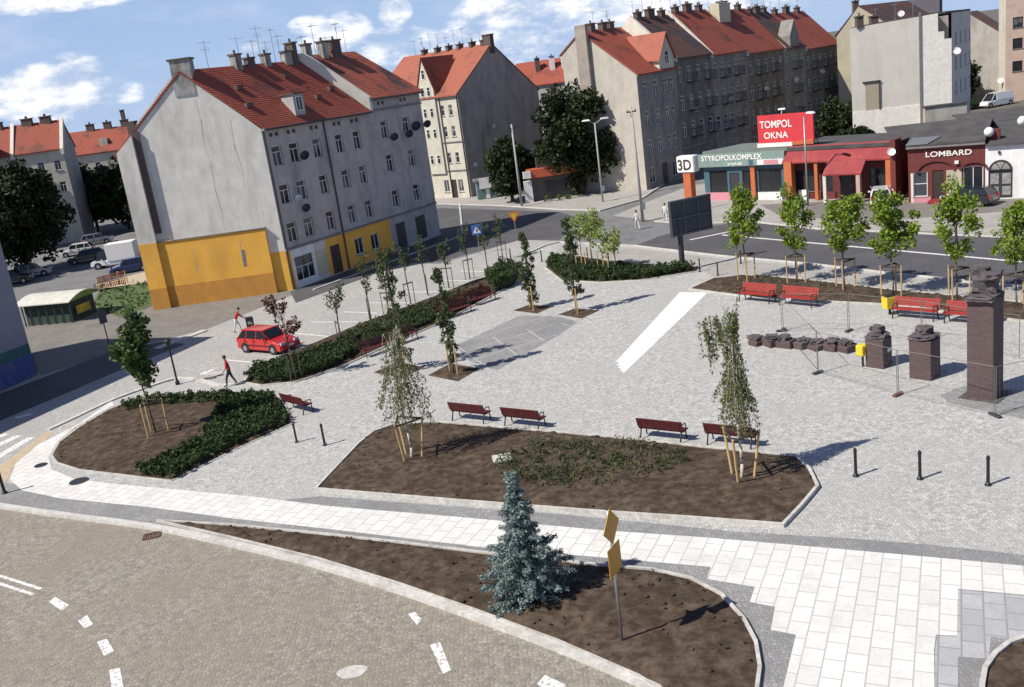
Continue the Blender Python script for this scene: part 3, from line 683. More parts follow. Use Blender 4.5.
for s_,z0,z1,w_,d_,m_ in ((1.9+4.2,17.6,19.35,.7,.7,M_chim),(3.6+4,18.2,19.0,.8,.5,M_chimd),(9.6,18.2,19.2,.7,.6,M_chim),(12.3,18.2,19.3,1,.6,M_chim),(13.0,16.9,20.0,.55,.9,M_chimd),(15.0,18.2,19.8,.8,.6,M_chim),(17.2,18.5,19.95,.7,.7,M_chim),(18.9,18.3,20.0,1.2,.7,M_chimd)):
    b.chimney(ridge(s_),z0,z1,w_,d_,rzF,m_,pots=1)
for s_,h_ in ((3.0,2.4),(6.6,2.6),(8.3,2.3),(9.1,3.4),(9.9,2.1),(10.8,3.2),(11.5,2.6),(14.6,2.4),(16.2,3.4),(17.9,2.2),(19.6,3.5),(20.6,2.8)):b.antenna(ridge(s_),18.3,h_,int(s_)%2,rng.uniform(0,3))
# dormer
p_=add(add(L0,gd,10.6),dF,5.6);x,y=b.L(p_)
a=MB();a.box((x,y,13.9),(1.25,1.3,1.75),rzF);b.part('dormer',a,M_facadeL)
f,pn=win_mesh(.8,1.2,1,0);nrm=Vector((dF[1],-dF[0]));o=link('window',f,b.root,(x+nrm.x*.68,y+nrm.y*.68,14.25),rzF);link('pane',pn,o)
a=MB();a.box((x+nrm.x*.05,y+nrm.y*.05,15.65),(1.55,1.6,.12),rzF);b.part('dormer_roof',a,M_roofd)
for (sg,sf) in ((9.8,1.5),(9.9,9.8),(7.6,9.6),(9.3,12.6),(8.2,3.0)):
    z=18.55-(sg-6.2)*.912;a=MB();q=RP(sg,sf,z);a.box((q[0],q[1],z-.15),(.7,.55,.32),rzF);b.part('roof_hatch',a,M_chimd)
b.dish(C0,Rr0,4.0,10.6,.42);b.dish(C0,Rr0,20.3,11.2,.5);b.dish(C0,Rr0,3.0,6.35,.38);b.dish(C0,Rr0,19.0,10.6,.4);b.dish(C0,Rr0,16.6,10.6,.4)
b.dish(C0,Rr0,2.3,7.3,.3,M_white);b.dish(C0,Rr0,22,11.2,.4,None,.6)
# ---------------------------------------------------------------- generic gabled town house
def pitched(b,F0,F1,depth,eave,ridgez,mat,rf=.5,eave2=None,over=.3,th=.18,e0=.12,e1=.12,name='roof'):
    """ridge parallel to the front line F0->F1; rf = share of depth at the ridge"""
    d=dirv(F0,F1);n=(-d[1],d[0]);L=math.hypot(F1[0]-F0[0],F1[1]-F0[1]);eave2=eave if eave2 is None else eave2
    def q(s,t,z):
        p=add(add(F0,d,s),n,t);l=b.L(p);return (l[0],l[1],z)
    k=(ridgez-eave)/(depth*rf);k2=(ridgez-eave2)/(depth*(1-rf))
    a=MB();a.slab([q(-e0,-over,eave-over*k+.1),q(L+e1,-over,eave-over*k+.1),q(L+e1,depth*rf,ridgez+.1),q(-e0,depth*rf,ridgez+.1)],th)
    a.slab([q(-e0,depth*rf,ridgez+.1),q(L+e1,depth*rf,ridgez+.1),q(L+e1,depth+over,eave2-over*k2+.1),q(-e0,depth+over,eave2-over*k2+.1)],th)
    return b.part(name,a,mat),q
def townhouse(name,label,F0,F1,depth,eave,ridgez,wallm,roofm,floors,cols,ww=1.0,wh=1.6,rf=.5,gm0=None,gm1=None,group=None,cat='tenement house',eave2=None,gf=None,skip=(),over=.3,trans=.68,e0=.12,e1=.12,mfn=None,cz=(),sill=True):
    b=Bld(name,label,cat,F0,group);d=dirv(F0,F1);n=(-d[1],d[0]);L=math.hypot(F1[0]-F0[0],F1[1]-F0[1]);eave2=eave if eave2 is None else eave2
    B0=add(F0,n,depth);B1=add(F1,n,depth)
    W=[(c,z,ww,wh) for z in floors for c in cols if (c,z) not in skip]
    b.wall(F0,F1,eave,wallm,holes=b.holes(W+list(gf or [])),mfn=mfn,cz=cz)
    lo=min(eave,eave2)-.01
    b.wall(F1,B1,lo,gm1 or wallm,prof=[(0,eave),(depth*rf,ridgez),(depth,eave2)]);b.wall(B1,B0,eave2,wallm)
    b.wall(B0,F0,lo,gm0 or wallm,prof=[(0,eave2),(depth*(1-rf),ridgez),(depth,eave)])
    b.done();b.windows(F0,F1,W,1,trans,sill=sill)
    r,q=pitched(b,F0,F1,depth,eave,ridgez,roofm,rf,eave2,over,e0=e0,e1=e1)
    b.q=q;b.d=d;b.n=n;b.len=L;b.F0=F0;b.F1=F1;b.rp=lambda s,t=None:add(add(F0,d,s),n,depth*rf if t is None else t)
    b.box('cornice',M_trim,F0,F1,0,L,eave-.35,eave-.12,0,.22)
    return b
# cream house with the grey gable, beyond the main road
A2=(-2.63,126.59);B2=(-7.39,130.55);d2=dirv(B2,A2);F2=add(A2,d2,-16)
g2=(math.cos(rad(50)),math.sin(rad(50)));
b=Bld('tenement_house','cream corner tenement with little front gable and a windowless dark grey side gable','tenement house',F2)
LL=16.0;cs2=[1.2,3.2,5.2,7.2,8.6,10.1,12.0,13.0,14.6-.2,15.2]
W2=[(c,z,.62,1.35) for z in (4.6,8.0,11.0-.3) for c in (1.0,2.6,4.2,5.8,7.4,8.7,10.4,11.6,13.1,14.5)]
gf2=[(c,.8,.9,1.6) for c in (3,6,9,11.9,14.4)]+[(13.2,0.02,1.0,2.4)]
b.wall(F2,A2,13.4,M_cream,holes=b.holes(W2+gf2));b.done()
b.windows(F2,A2,W2,0,.6);b.windows(F2,A2,gf2[:5],1,0);door(b,F2,A2,13.2,.02,1.0,2.4,M_doorb,1)
D2=17.3;E2=add(A2,g2,D2);FB2=add(F2,g2,D2);b.w=MB();b.mats=[]
b.wall(A2,E2,12.4,M_greygable,prof=[(0,13.4),(8.2,19.15),(D2,12.4)]);b.wall(E2,FB2,12.4,M_greygable);b.wall(FB2,F2,12.4,M_greygable,prof=[(0,12.4),(9.1,19.15),(D2,13.4)]);o=b.done()
r_,q2=pitched(b,F2,A2,D2,13.4,19.0,M_roofo,8.2/D2,12.4,over=.35)
tc=LL-5.0
a=MB();pr=[(tc-1.5,3.3),(tc+1.25,3.3),(tc+1.25,14.2),(tc-.1,18.1),(tc-1.5,14.2)]
poly_prism(b,F2,A2,pr,-2.6,.25,'bay',[M_cream])
for z,l in ((4.6,(-.75,.45)),(8,(-.75,.45)),(10.7,(-.75,.45)),(13.4,(-.7,.4)),(15.6,(-.15,))):
    for dx in l:
        f,pn=win_mesh(.6,1.2,0,.6);o=link('window',f,b.root,b.P(F2,A2,tc+dx,z,.27),math.atan2(d2[1],d2[0]));link('pane',pn,o)
a=MB()
def q3(s,o,z):return b.P(F2,A2,s,z,o)
a.slab([q3(tc-.1,.4,18.35),q3(tc+1.55,.4,13.9),q3(tc+1.55,-3.0,13.9+.4),q3(tc-.1,-6.2,18.35)],.15);a.slab([q3(tc-.1,.4,18.35),q3(tc-.1,-6.2,18.35),q3(tc-1.8,-3,13.9+.4),q3(tc-1.8,.4,13.9)],.15);b.part('bay_roof',a,M_roofo)
for z in (3.55,7.25,13.15):b.box('ledge',M_trim,F2,A2,0,LL,z,z+.14,0,.3 if z>12 else .12)
for t in (LL-3.2,LL-.15):
    a=MB();a.tube(b.P(F2,A2,t,0,.1),b.P(F2,A2,t,13,.1),.06,.06,6);b.part('downpipe',a,M_darkmetal)
for t in (LL-1.2,LL-3.2,LL-5.4,LL-7.4,LL-9.5,LL-12):b.chimney(add(add(F2,d2,t),(-d2[1],d2[0]),8.2),18.3,19.5,.8,.6,.6,M_chimd,pots=1)
b.chimney(add(add(F2,d2,LL-.4),(-d2[1],d2[0]),8.2),17.8,20.1,.8,1.3,.9,M_chimd,pots=0)
for i in range(9):b.antenna(add(add(F2,d2,LL-1.8-i*1.5),(-d2[1],d2[0]),8.2),18.8,1.6+rng.random()*1.6,i%2,rng.uniform(0,3))
b.dish(A2,E2,6.2,8.4,.28,M_white,.3);b.dish(A2,E2,1.3,4.0,.3,M_white,.3)
# red roofed house glimpsed behind it
b=townhouse('town_house','small house with red roof and white chimneys between the grey gable and the big tree',(6,165),(24,160),9,12.6,16.2,M_greygable,M_roof,(9.4,5.8),(2,5,8,11,14),cat='town house')
for s_ in (4,6.5,8.5,11):b.chimney(b.rp(s_,2.6),13.5,16.6,.8,.8,0,M_whitewall if s_>5 else M_chimd,pots=1)
# ---------------------------------------------------------------- long shaded terrace
CW=(17.94,110.32);DW=(.6585,.7526);row=lambda s:add(CW,DW,s)
def cols_(L,n,m=1.1):return [round(m+(L-2*m)*i/(n-1),2) for i in range(n)]
NW=(-DW[1],DW[0])
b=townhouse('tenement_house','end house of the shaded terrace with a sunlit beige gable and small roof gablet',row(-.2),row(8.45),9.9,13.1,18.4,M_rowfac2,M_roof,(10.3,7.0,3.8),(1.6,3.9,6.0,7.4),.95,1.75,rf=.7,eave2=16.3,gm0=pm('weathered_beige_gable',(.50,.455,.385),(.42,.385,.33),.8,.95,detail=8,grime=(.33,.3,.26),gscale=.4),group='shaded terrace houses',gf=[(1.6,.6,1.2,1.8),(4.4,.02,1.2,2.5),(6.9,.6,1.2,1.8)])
b.windows(b.F0,b.F1,[(1.6,.6,1.2,1.8),(6.9,.6,1.2,1.8)],1,0);door(b,b.F0,b.F1,4.4,.02,1.2,2.5,M_doorb,1)
poly_prism(b,b.F0,b.F1,[(4.9,13),(8.3,13),(8.3,14.4),(6.6,17.0),(4.9,14.4)],-1.8,.12,'gablet',[M_cream])
f,pn=win_mesh(.9,1.5,1,.6);o=link('window',f,b.root,b.P(b.F0,b.F1,6.6,13.6,.15),math.atan2(DW[1],DW[0]));link('pane',pn,o)
a=MB();P_=lambda s,z,o:b.P(b.F0,b.F1,s,z,o)
a.slab([P_(6.6,17.2,.35),P_(8.6,14.1,.35),P_(8.6,14.3,-2.5),P_(6.6,17.2,-5)],.14);a.slab([P_(6.6,17.2,.35),P_(6.6,17.2,-5),P_(4.6,14.3,-2.5),P_(4.6,14.1,.35)],.14);b.part('gablet_roof',a,M_roofo)
a=MB();p=add(row(-.2),NW,6.6);x,y=b.L(p);a.box((x-.2,y-.25,8),(.5,1.5,11.1),math.atan2(DW[1],DW[0]));b.part('chimney_breast',a,pm('brown_plaster',(.36,.31,.26),(.27,.23,.2),1,.95))
for s_ in (2.2,4.6,6.2):b.chimney(b.rp(s_),17.8,19.1,.9,.7,.85,M_chimd,pots=1)
for i in range(2):b.antenna(b.rp(2.8+3*i),18.4,2.2,i,1)
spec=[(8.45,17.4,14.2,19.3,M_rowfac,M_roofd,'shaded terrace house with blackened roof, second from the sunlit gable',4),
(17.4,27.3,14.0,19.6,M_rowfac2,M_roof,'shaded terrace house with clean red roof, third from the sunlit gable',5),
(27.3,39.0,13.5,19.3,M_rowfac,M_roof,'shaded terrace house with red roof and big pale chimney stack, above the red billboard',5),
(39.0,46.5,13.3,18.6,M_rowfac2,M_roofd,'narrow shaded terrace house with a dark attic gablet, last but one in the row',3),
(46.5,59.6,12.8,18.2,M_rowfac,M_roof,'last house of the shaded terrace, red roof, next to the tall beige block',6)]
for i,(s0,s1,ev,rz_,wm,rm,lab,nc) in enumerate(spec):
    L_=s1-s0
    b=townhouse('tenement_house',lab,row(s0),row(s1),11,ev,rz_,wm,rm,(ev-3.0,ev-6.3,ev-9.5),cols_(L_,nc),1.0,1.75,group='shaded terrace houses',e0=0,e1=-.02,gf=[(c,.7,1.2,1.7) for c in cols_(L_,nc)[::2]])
    b.windows(b.F0,b.F1,[(c,.7,1.2,1.7) for c in cols_(L_,nc)[::2]],1,0)
    a=MB();nn=[(0,ev-.1),(5.5,rz_+.45),(11,ev-.1)]
    v=[b.q(-.15,-.3,ev-.2),b.q(-.15,5.5,rz_+.35),b.q(-.15,11.3,ev-.2),b.q(-.15,11.3,ev-.5),b.q(-.15,-.3,ev-.5)]
    v2=[b.q(.2,-.3,ev-.0),b.q(.2,5.5,rz_+.35),b.q(.2,11.3,ev-.2),b.q(.2,11.3,ev-.5),b.q(.2,-.3,ev-.5)]
    a.add(v+v2,[(0,1,2,3,4),(9,8,7,6,5)]+[(k,5+k,5+(k+1)%5,(k+1)%5) for k in range(5)]);b.part('firewall',a,M_parapet)
    # balconies with iron rails on this street front
    cc=cols_(L_,nc)
    for zz in (ev-6.4,ev-9.6,ev-3.1):
        for c in cc[1::2]:
            a=MB();b.boxin(a,b.F0,b.F1,c-.85,c+.85,zz-.12,zz,0,.8);
            for k in range(9):
                t=c-.83+k*.2075;a.tube(b.P(b.F0,b.F1,t,zz,.77),b.P(b.F0,b.F1,t,zz+.95,.77),.02,.02,4)
            b.boxin(a,b.F0,b.F1,c-.87,c+.87,zz+.93,zz+1.0,.74,.8)
            for e in (c-.85,c+.85):b.boxin(a,b.F0,b.F1,e-.02,e+.02,zz+.93,zz+1,0,.8)
            b.part('balcony',a,M_dark)
    b.box('ledge',M_trim,b.F0,b.F1,0,L_,3.4,3.6,0,.15)
    for k in range(3):b.chimney(b.rp(L_*(k+.6)/3.2),rz_-.8,rz_+.55+.25*(k%2),1.0+.5*(k%2),.6,.85,M_chimd,pots=2)
    for k in range(4):b.antenna(b.rp(L_*(k+.3)/4),rz_-.2,1.5+rng.random()*1.7,k%2,rng.uniform(0,3))
    if i==2:
        a=MB();x,y=b.L(b.rp(2.4,4.6));a.box((x,y,16.2),(3.2,1.4,4.0),.85);b.part('chimney_stack',a,M_beige2)
        b.chimney(b.rp(4.8),18.5,20.4,1.4,1.0,.85,M_parapet,pots=1)
    if i==3:
        poly_prism(b,b.F0,b.F1,[(2.2,13.2),(5.2,13.2),(5.2,14.8),(3.7,17),(2.2,14.8)],-1.8,.1,'gablet',[M_rowfac2])
    if i==4:b.dish(b.F0,b.F1,5,9,.35,M_white);
    b.dish(b.F0,b.F1,L_*.4,7.7+i*.3,.35,M_white)
# ---------------------------------------------------------------- tall beige block, its neighbours
A5=(46.3,121.8);B5=(57.8,119.5);C5=(65.9,131);D5=(53.5,136)
b=Bld('apartment_block','tall windowless beige block with a whitewashed strip at its right corner, behind the red shop','apartment block',A5)
L5=math.hypot(B5[0]-A5[0],B5[1]-A5[1])
b.wall(A5,B5,12.0,M_beige,cs=(8.1,),mfn=lambda s,z:M_whitebrick if s>8.1 else None,prof=[(0,14.7),(8.1,15.0),(8.1,12.01)])
b.w.poly([b.P(A5,B5,x,z) for x,z in ((8.1,12.0),(10.9,12.0),(10.9,12.9),(10.2,12.95),(10.2,15.1),(8.1,15.0))],b.mi(M_whitebrick))
hs=[(c,z,1.1,1.5) for z in (11.2,8.2,5.2,2.2) for c in (3,6.5,10,13.5)]
b.wall(B5,C5,14.9,M_beige,holes=b.holes(hs));b.wall(C5,D5,14.9,M_greygable);b.wall(D5,A5,14.3,M_beige2);b.done();b.windows(B5,C5,hs,1,.6)
b.box('recessed_wall',M_greygable,A5,B5,8.6,L5-.02,11.5,14.7,-3.5,-1.3)
a=MB();la=[b.L(p) for p in (A5,B5,C5,D5)];a.slab([(la[0][0],la[0][1],14.75),(la[1][0]-1.5,la[1][1]+.35,15.25),(la[1][0]-1.2,la[1][1]+1.6,15.2),(la[1][0],la[1][1]+1.4,15.2),(la[2][0],la[2][1],15.1),(la[3][0],la[3][1],14.9)],.25);b.part('roof',a,M_roofb)
a=MB();b.boxin(a,A5,B5,8.0,8.25,0,15.5,0,.12);b.part('corner_pipe',a,M_trim)
b.box('whitewashed_plinth',M_whitebrick,A5,B5,0,8.0,0,4.6,0,.1)
b.box('blocked_door_panel',pm('tan_plaster',(.42,.35,.26),(.38,.32,.24),1,.95),A5,B5,1.6,3.2,4.6,8.0,0,.06)
b.box('door_lintel',M_dark,A5,B5,1.3,3.4,8.0,8.15,0,.2);b.box('door_post',M_dark,A5,B5,3.2,3.35,4.6,8.0,0,.15)
b.box('lean_to',M_greygable,A5,B5,8.3,L5+1.4,0,4.2,0,1.2);b.box('lean_to_roof',M_roofb,A5,B5,8.2,L5+1.5,4.2,4.35,-.0,1.35)
for t in (2.2,4.2,6.5,8.6):b.antenna(add(add(A5,dirv(A5,B5),t),(0,1),3),15,1.3+.4*t/4,1,1);
b.dish(A5,B5,6.2,15.6,.4,M_white,-1.0);b.chimney(add(A5,(1,0),1.2),14.6,15.9,.8,.8,0,M_chimd,pots=1);b.chimney(add(A5,(1,.3),3.4),14.7,15.7,.9,.8,0,M_chimd,pots=1)
b.dish(B5,C5,.4,10.4,.45,M_white,.5)
b=Bld('town_house','pale yellow gabled house peeking out left of the tall beige block','town house',(55.0,150))
p0,p1,p2,p3=(55,150),(63,147),(76,160),(68,163);b.wall(p0,p1,13.6,M_beige2,prof=[(0,14.0),(3.2,17.6)]);b.wall(p1,p2,13.5,M_greygable);b.wall(p2,p3,13.5,M_greygable);b.wall(p3,p0,13.5,M_greygable);b.done()
a=MB();l=[b.L(p) for p in (p0,p1,p2,p3)];m0=add(p0,dirv(p0,p1),3.2);m1=add(p3,dirv(p3,p2),3.2);m0=b.L(m0);m1=b.L(m1)
a.slab([(m0[0],m0[1],17.75),(l[1][0]+.3,l[1][1],13.5),(l[2][0]+.3,l[2][1],13.5),(m1[0],m1[1],17.75)],.2);a.slab([(m0[0],m0[1],17.75),(m1[0],m1[1],17.75),(l[3][0]-.3,l[3][1],13.9),(l[0][0]-.3,l[0][1],13.9)],.2);b.part('roof',a,M_roofd)
b.chimney(add(p0,(1,0),3.0),16.8,18.4,.8,.7,0,M_chimd,pots=1)
# gable house and brick house at the far right
b=townhouse('town_house','narrow pale gabled house with very dark roof in the gap beyond the white van',(88.3,166),(93,172),9.5,11.0,14.6,M_greygable,M_roofd,(8,4.5),(2,4.5),gm0=M_greygable,cat='town house')
b=Bld('brick_house','salmon brick house at the right edge behind the parked white van, dark square windows','brick house',(84.9,159.6))
p0,p1=(84.9,159.6),(84.2,156.2);p2=(104,152);p3=(98,174)
M_salmon=bricks('salmon_brick',(.66,.46,.35),(.58,.4,.31),(.6,.52,.45),.25,.08,.012,vert=True)
h7=[(c,z,1.5,1.6) for z in (11.3,8.1,4.6) for c in (1.8,5.2,8.6,12,15)]
b.wall(p0,p1,17.2,M_cream);b.wall(p1,p2,17.2,M_salmon,holes=b.holes(h7));b.wall(p2,p3,17.2,M_salmon);b.wall(p3,p0,17.2,M_salmon);b.done();b.windows(p1,p2,h7,1,.0,fm=M_doorb)
a=MB();l=[b.L(p) for p in (p0,p1,p2,p3)];a.slab([(l[0][0]-.2,l[0][1],17.3),(l[1][0]-.2,l[1][1]-.4,17.3),(l[2][0],l[2][1]-.4,17.3),(l[3][0],l[3][1],17.3)],.25);b.part('roof',a,M_roofd)
b.dish(p0,p1,2.4,3.4,.5,M_white)
b=Bld('tower_block','distant dark tower block standing above the roof of the tall beige block','tower block',(105,230))
b.wall((101,230),(108,229),19.6,pm('mauve_panels',(.2,.17,.2),(.17,.15,.17),1));b.wall((108,229),(112,236),19.6,M_dark);b.wall((112,236),(105,238),19.6,M_dark);b.wall((105,238),(101,230),19.6,M_greygable)
b.done();a=MB();a.slab([(-4,0,19.7),(3,-1,19.7),(7,6,19.7),(0,8,19.7)],.3);b.part('roof',a,M_roofb)
# ---------------------------------------------------------------- left background houses
b=townhouse('tenement_house','cream tenement with red roof and white firewalls at the left edge behind the dark tree',(-74,135.8),(-58.6,138.2),7,13.3,16.9,M_cream,M_roof,(10.2,7.2,4.2),(2,5.5,9,12.3,14.5),.9,1.4,gm1=M_greygable)
for s_ in (.3,5,9,15.6):
    a=MB();v=[];
    for dx in (0,.45):v+=[b.q(s_+dx-.2,-.45,13.1),b.q(s_+dx-.2,3.5,17.4),b.q(s_+dx-.2,3.5,16.4),b.q(s_+dx-.2,-.45,12.3)]
    a.add(v,[(0,1,2,3),(7,6,5,4)]+[(k,4+k,4+(k+1)%4,(k+1)%4) for k in range(4)]);b.part('firewall',a,M_parapet)
for s_ in (3,7,11,13.5):b.chimney(b.rp(s_),16.2,17.6,1.4,.7,0,M_chimd,pots=2)
b=townhouse('tenement_house','lower red roofed house with stepped white firewalls cut by the left photo edge',(-84,128),(-65.8,130.5),10,11.6,15.6,M_cream,M_roofo,(8.2,5.0),(3,7,11,15),.9,1.4)
for s_ in (9,17.6):
    a=MB();v=[]
    for dx in (0,.5):v+=[b.q(s_+dx,-.45,11.4),b.q(s_+dx,5,16.1),b.q(s_+dx,5,15.2),b.q(s_+dx,-.45,10.9)]
    a.add(v,[(0,1,2,3),(7,6,5,4)]+[(k,4+k,4+(k+1)%4,(k+1)%4) for k in range(4)]);b.part('firewall',a,M_parapet)
b.chimney(b.rp(11),15.2,16.9,1.6,.7,0,M_chimd)
b=townhouse('tenement_house','distant red roofed house with two pale dormers left of the orange gable',(-80,172),(-52,176),10,11.2,14.9,M_cream,M_roof,(8,4.6),(4,8,12,16,20,24),.9,1.4)
for s_ in (13.5,19.5):
    a=MB();x,y=b.L(b.rp(s_,2.2));a.box((x,y,11.6),(1.3,2.2,1.7),.14);b.part('dormer',a,M_cream)
for s_ in (11,14,17,21):b.chimney(b.rp(s_),14.5,15.9,1.3,.7,0,M_chimd)
b.chimney(b.rp(17),14.5,17.6,.6,.6,0,M_chimd,pots=0)
# foreground building at the left edge
p0=(-31.4,61.5);p1=(-38.8,45);dd=(-.91,.41)
b=Bld('corner_building','grey corner building with teal and blue painted base, cut by the left photo edge','building',p0)
hh=[(c,z,1.1,1.6) for z in (3.6,7,10) for c in (4.4,8,11.6,15)]
q0=add(p1,dd,11);q1=add(p0,dd,11)
M_tealb=pm('teal_painted_base',(.04,.13,.13),(.04,.1,.12),1,.8);M_blueb=pm('blue_mural',(.05,.08,.24),(.09,.1,.22),.9,.8,grime=(.2,.19,.26),gscale=1.6,lo=.45,hi=.55)
mf=lambda s,z:(M_blueb if z<1.5 else M_tealb if z<2.2 else None)
M_lil=pm('lilac_grey_render',(.3,.28,.33),(.25,.24,.28),.8,.95,grime=(.2,.19,.22))
b.wall(p1,p0,12.6,M_lil,holes=[h for h in b.holes(hh) if h[1]<14],cz=(1.5,2.2),mfn=mf);b.wall(p0,q1,12.6,M_lil);b.wall(q1,q0,12.6,M_lil);b.wall(q0,p1,12.6,M_lil);b.done()
b.windows(p1,p0,[w for w in hh if w[0]+w[2]/2<14],1,.68)
a=MB();la=[b.L(p) for p in (p1,p0,q1,q0)];a.slab([(x,y,12.75) for x,y in la],.3);b.part('roof',a,M_roofb)
# ================================================================ SHOPS
def text(name,body,size,mat,parent,loc,rz,ext=.03,align='LEFT',sx=1.0,tilt=90):
    cu=bpy.data.curves.new(name,'FONT');cu.body=body;cu.size=size;cu.extrude=ext;cu.align_x=align;cu.offset=.012*size
    o=bpy.data.objects.new('tmp',cu);COL.objects.link(o);dg=bpy.context.evaluated_depsgraph_get()
    me=bpy.data.meshes.new_from_object(o.evaluated_get(dg));bpy.data.objects.remove(o);me.materials.clear();me.materials.append(mat)
    me.transform(Matrix.Rotation(rad(tilt),4,'X')@Matrix.Diagonal((sx,1,1,1)));me.name=name
    for p in me.polygons:p.material_index=0
    q=link(name,me,parent,loc,rz);return q
SA=(21.5,96.66);SB=(35.35,83.29);dS=dirv(SA,SB);SE=add(SA,dS,19.25)
b=Bld('shop_building','single storey shop with long pale green sign fascia and teal shaded front','shop',SA,)
SM=add(SA,dS,9.1);nS=(-dS[1],dS[0])
rzS=math.atan2(dS[1],dS[0])
hs=[(3.0,.9,3.2,1.9),(7.2,.8,2.5,1.9)];dr=(5.1-.35,.02,.9,2.6)
b.wall(SA,SM,4.5,M_blueg,holes=b.holes([(1.6,.8,2.0,2.2),(7.2,.8,2.4,2.2),(3.4,.02,1.1,2.7),(4.9,.9,1.3,2.0)]));S0=add(SA,nS,8);S1=add(SM,nS,8)
b.wall(SM,S1,4.5,M_beige);b.wall(S1,S0,4.5,M_beige);b.wall(S0,SA,4.5,M_beige);b.done()
b.windows(SA,SM,[(1.6,.8,2.0,2.2),(7.2,.8,2.4,2.2),(4.9,.9,1.3,2.0)],1,0,fm=M_doorb)
door(b,SA,SM,3.4,.02,1.1,2.7,M_doorg,1)
b.box('fascia',M_green,SA,SM,-.3,9.0,3.4,4.65,0,.45);b.box('fascia_band',M_blueg,SA,SM,5.3,5.75,3.38,4.0,.45,.47)
b.box('awning_strip',M_whitewall,SA,SM,6.2,9.0,3.45,3.95,.45,.5)
b.box('pink_print',M_pink,SA,SM,6.9,8.4,3.5,3.9,.5,.52)
b.box('pillar',M_shoporange,SA,SM,5.3,5.75,-.05,3.4,0,.3)
b.box('low_wall',M_pink,SA,SM,.0,2.9,-.05,.8,.02,.12);b.box('low_wall',M_whitewall,SA,SM,5.9,8.4,-.05,.75,.02,.12)
a=MB();l=[b.L(p) for p in (SA,SM,S1,S0)];a.slab([(x,y,4.9 if i<2 else 4.6) for i,(x,y) in enumerate(l)],.3);b.part('roof',a,pm('green_grey_roof',(.13,.15,.14),(.18,.2,.19),1,.9))
text('sign_lettering','STYROPOLKOMPLEX',.72,M_letters,b.root,b.P(SA,SM,.1,4.02,.47),rzS,.02,sx=.98)
text('sign_lettering','artykuły',.42,M_letters,b.root,b.P(SA,SM,3.0,3.52,.47),rzS,.02,sx=1.2)
# pylon with cube sign
b=empty('pylon_sign',(SA[0],SA[1],0),0,'orange pylon with a white cube sign at the left end of the green shop','sign')
def PS(t,z,o=0):
    q=Vector(SA)+Vector(dS)*t+Vector((dS[1],-dS[0]))*o;return (q.x-SA[0],q.y-SA[1],z)
a=MB();q=PS(-1.6,0,.3);a.box(q,(.85,.85,3.0),rzS);a.build('pillar',M_shoporange,b)
a=MB();q=PS(-1.6,0,.3);a.box((q[0],q[1],3.0),(2.0,1.1,1.65),rzS);bevel(a.build('cube_sign',M_whitewall,b),.06,2)
text('sign_lettering','3D',1.45,M_doorb,b,PS(-2.5,3.3,.87),rzS,.02,sx=.9)
# red shop
b=Bld('shop_building','single storey shop with red sloping metal roof, stepped porch roof and orange pillars','shop',SM)
SN=SE;Lr=math.hypot(SN[0]-SM[0],SN[1]-SM[1])
hr=[(1.9,.75,2.4,2.0),(8.6,.6,1.7,2.1)];hd=[(5.6,.02,1.1,2.5),(3.8,.6,1.1,2.1)]
b.wall(SM,SN,4.0,pm('dark_red_shopfront',(.13,.025,.022),(.09,.02,.02),2,.8),holes=b.holes(hr+hd));T0=add(SM,nS,8);T1=add(SN,nS,8)
b.wall(SN,T1,4.6,M_redbrick);b.wall(T1,T0,4.6,M_beige);b.wall(T0,SM,4.0,M_beige);b.done()
b.windows(SM,SN,hr,1,.6,fm=M_doorb);b.windows(SM,SN,[hd[1]],0,.0,fm=M_doorb);door(b,SM,SN,5.6,.02,1.1,2.5,M_doorg,1)
def rq(t,o,z):
    q=b.P(SM,SN,t,z,o);return q
a=MB();a.slab([rq(-.1,1.0,3.65),rq(Lr,1.0,3.65),rq(Lr,-.6,4.95),rq(-.1,-.6,4.95)],.14)
a.slab([rq(4.4,2.2,2.6),rq(7.9,2.2,2.6),rq(7.9,1.02,3.64),rq(4.4,1.02,3.64)],.12);b.part('roof',a,M_shopred)
a=MB();l=[b.L(p) for p in (SM,SN,T1,T0)];a.slab([(x,y,4.85) for x,y in l],.3);b.part('flat_roof',a,M_roofb)
for t,m_,w_ in ((.5,M_shoporange,.75),(3.15,M_shoporange,.3),(4.5,M_beige,.28),(7.6,pm('pinkish_post',(.5,.33,.28),(.42,.28,.24),2),.35),(9.8,M_shoporange,.45)):
    a=MB();x,y,_=rq(t,(.75 if t not in (4.5,7.6) else 2.0),0);a.box((x,y,-.05),(w_,w_,3.75 if t not in (4.5,7.6) else 2.65),rzS);b.part('pillar',a,m_)
b.box('low_wall',M_whitewall,SM,SN,1.0,2.0,-.05,.9,.02,.14);b.box('low_wall',M_redbrick,SM,SN,3.0,4.6,-.05,.7,.02,.14)
b.box('gable_wall',M_redbrick,SM,SN,Lr-.1,Lr+.35,0,5.2,-.3,1.1);b.dish(SM,SN,Lr+.1,4.2,.35,M_white,1.3)
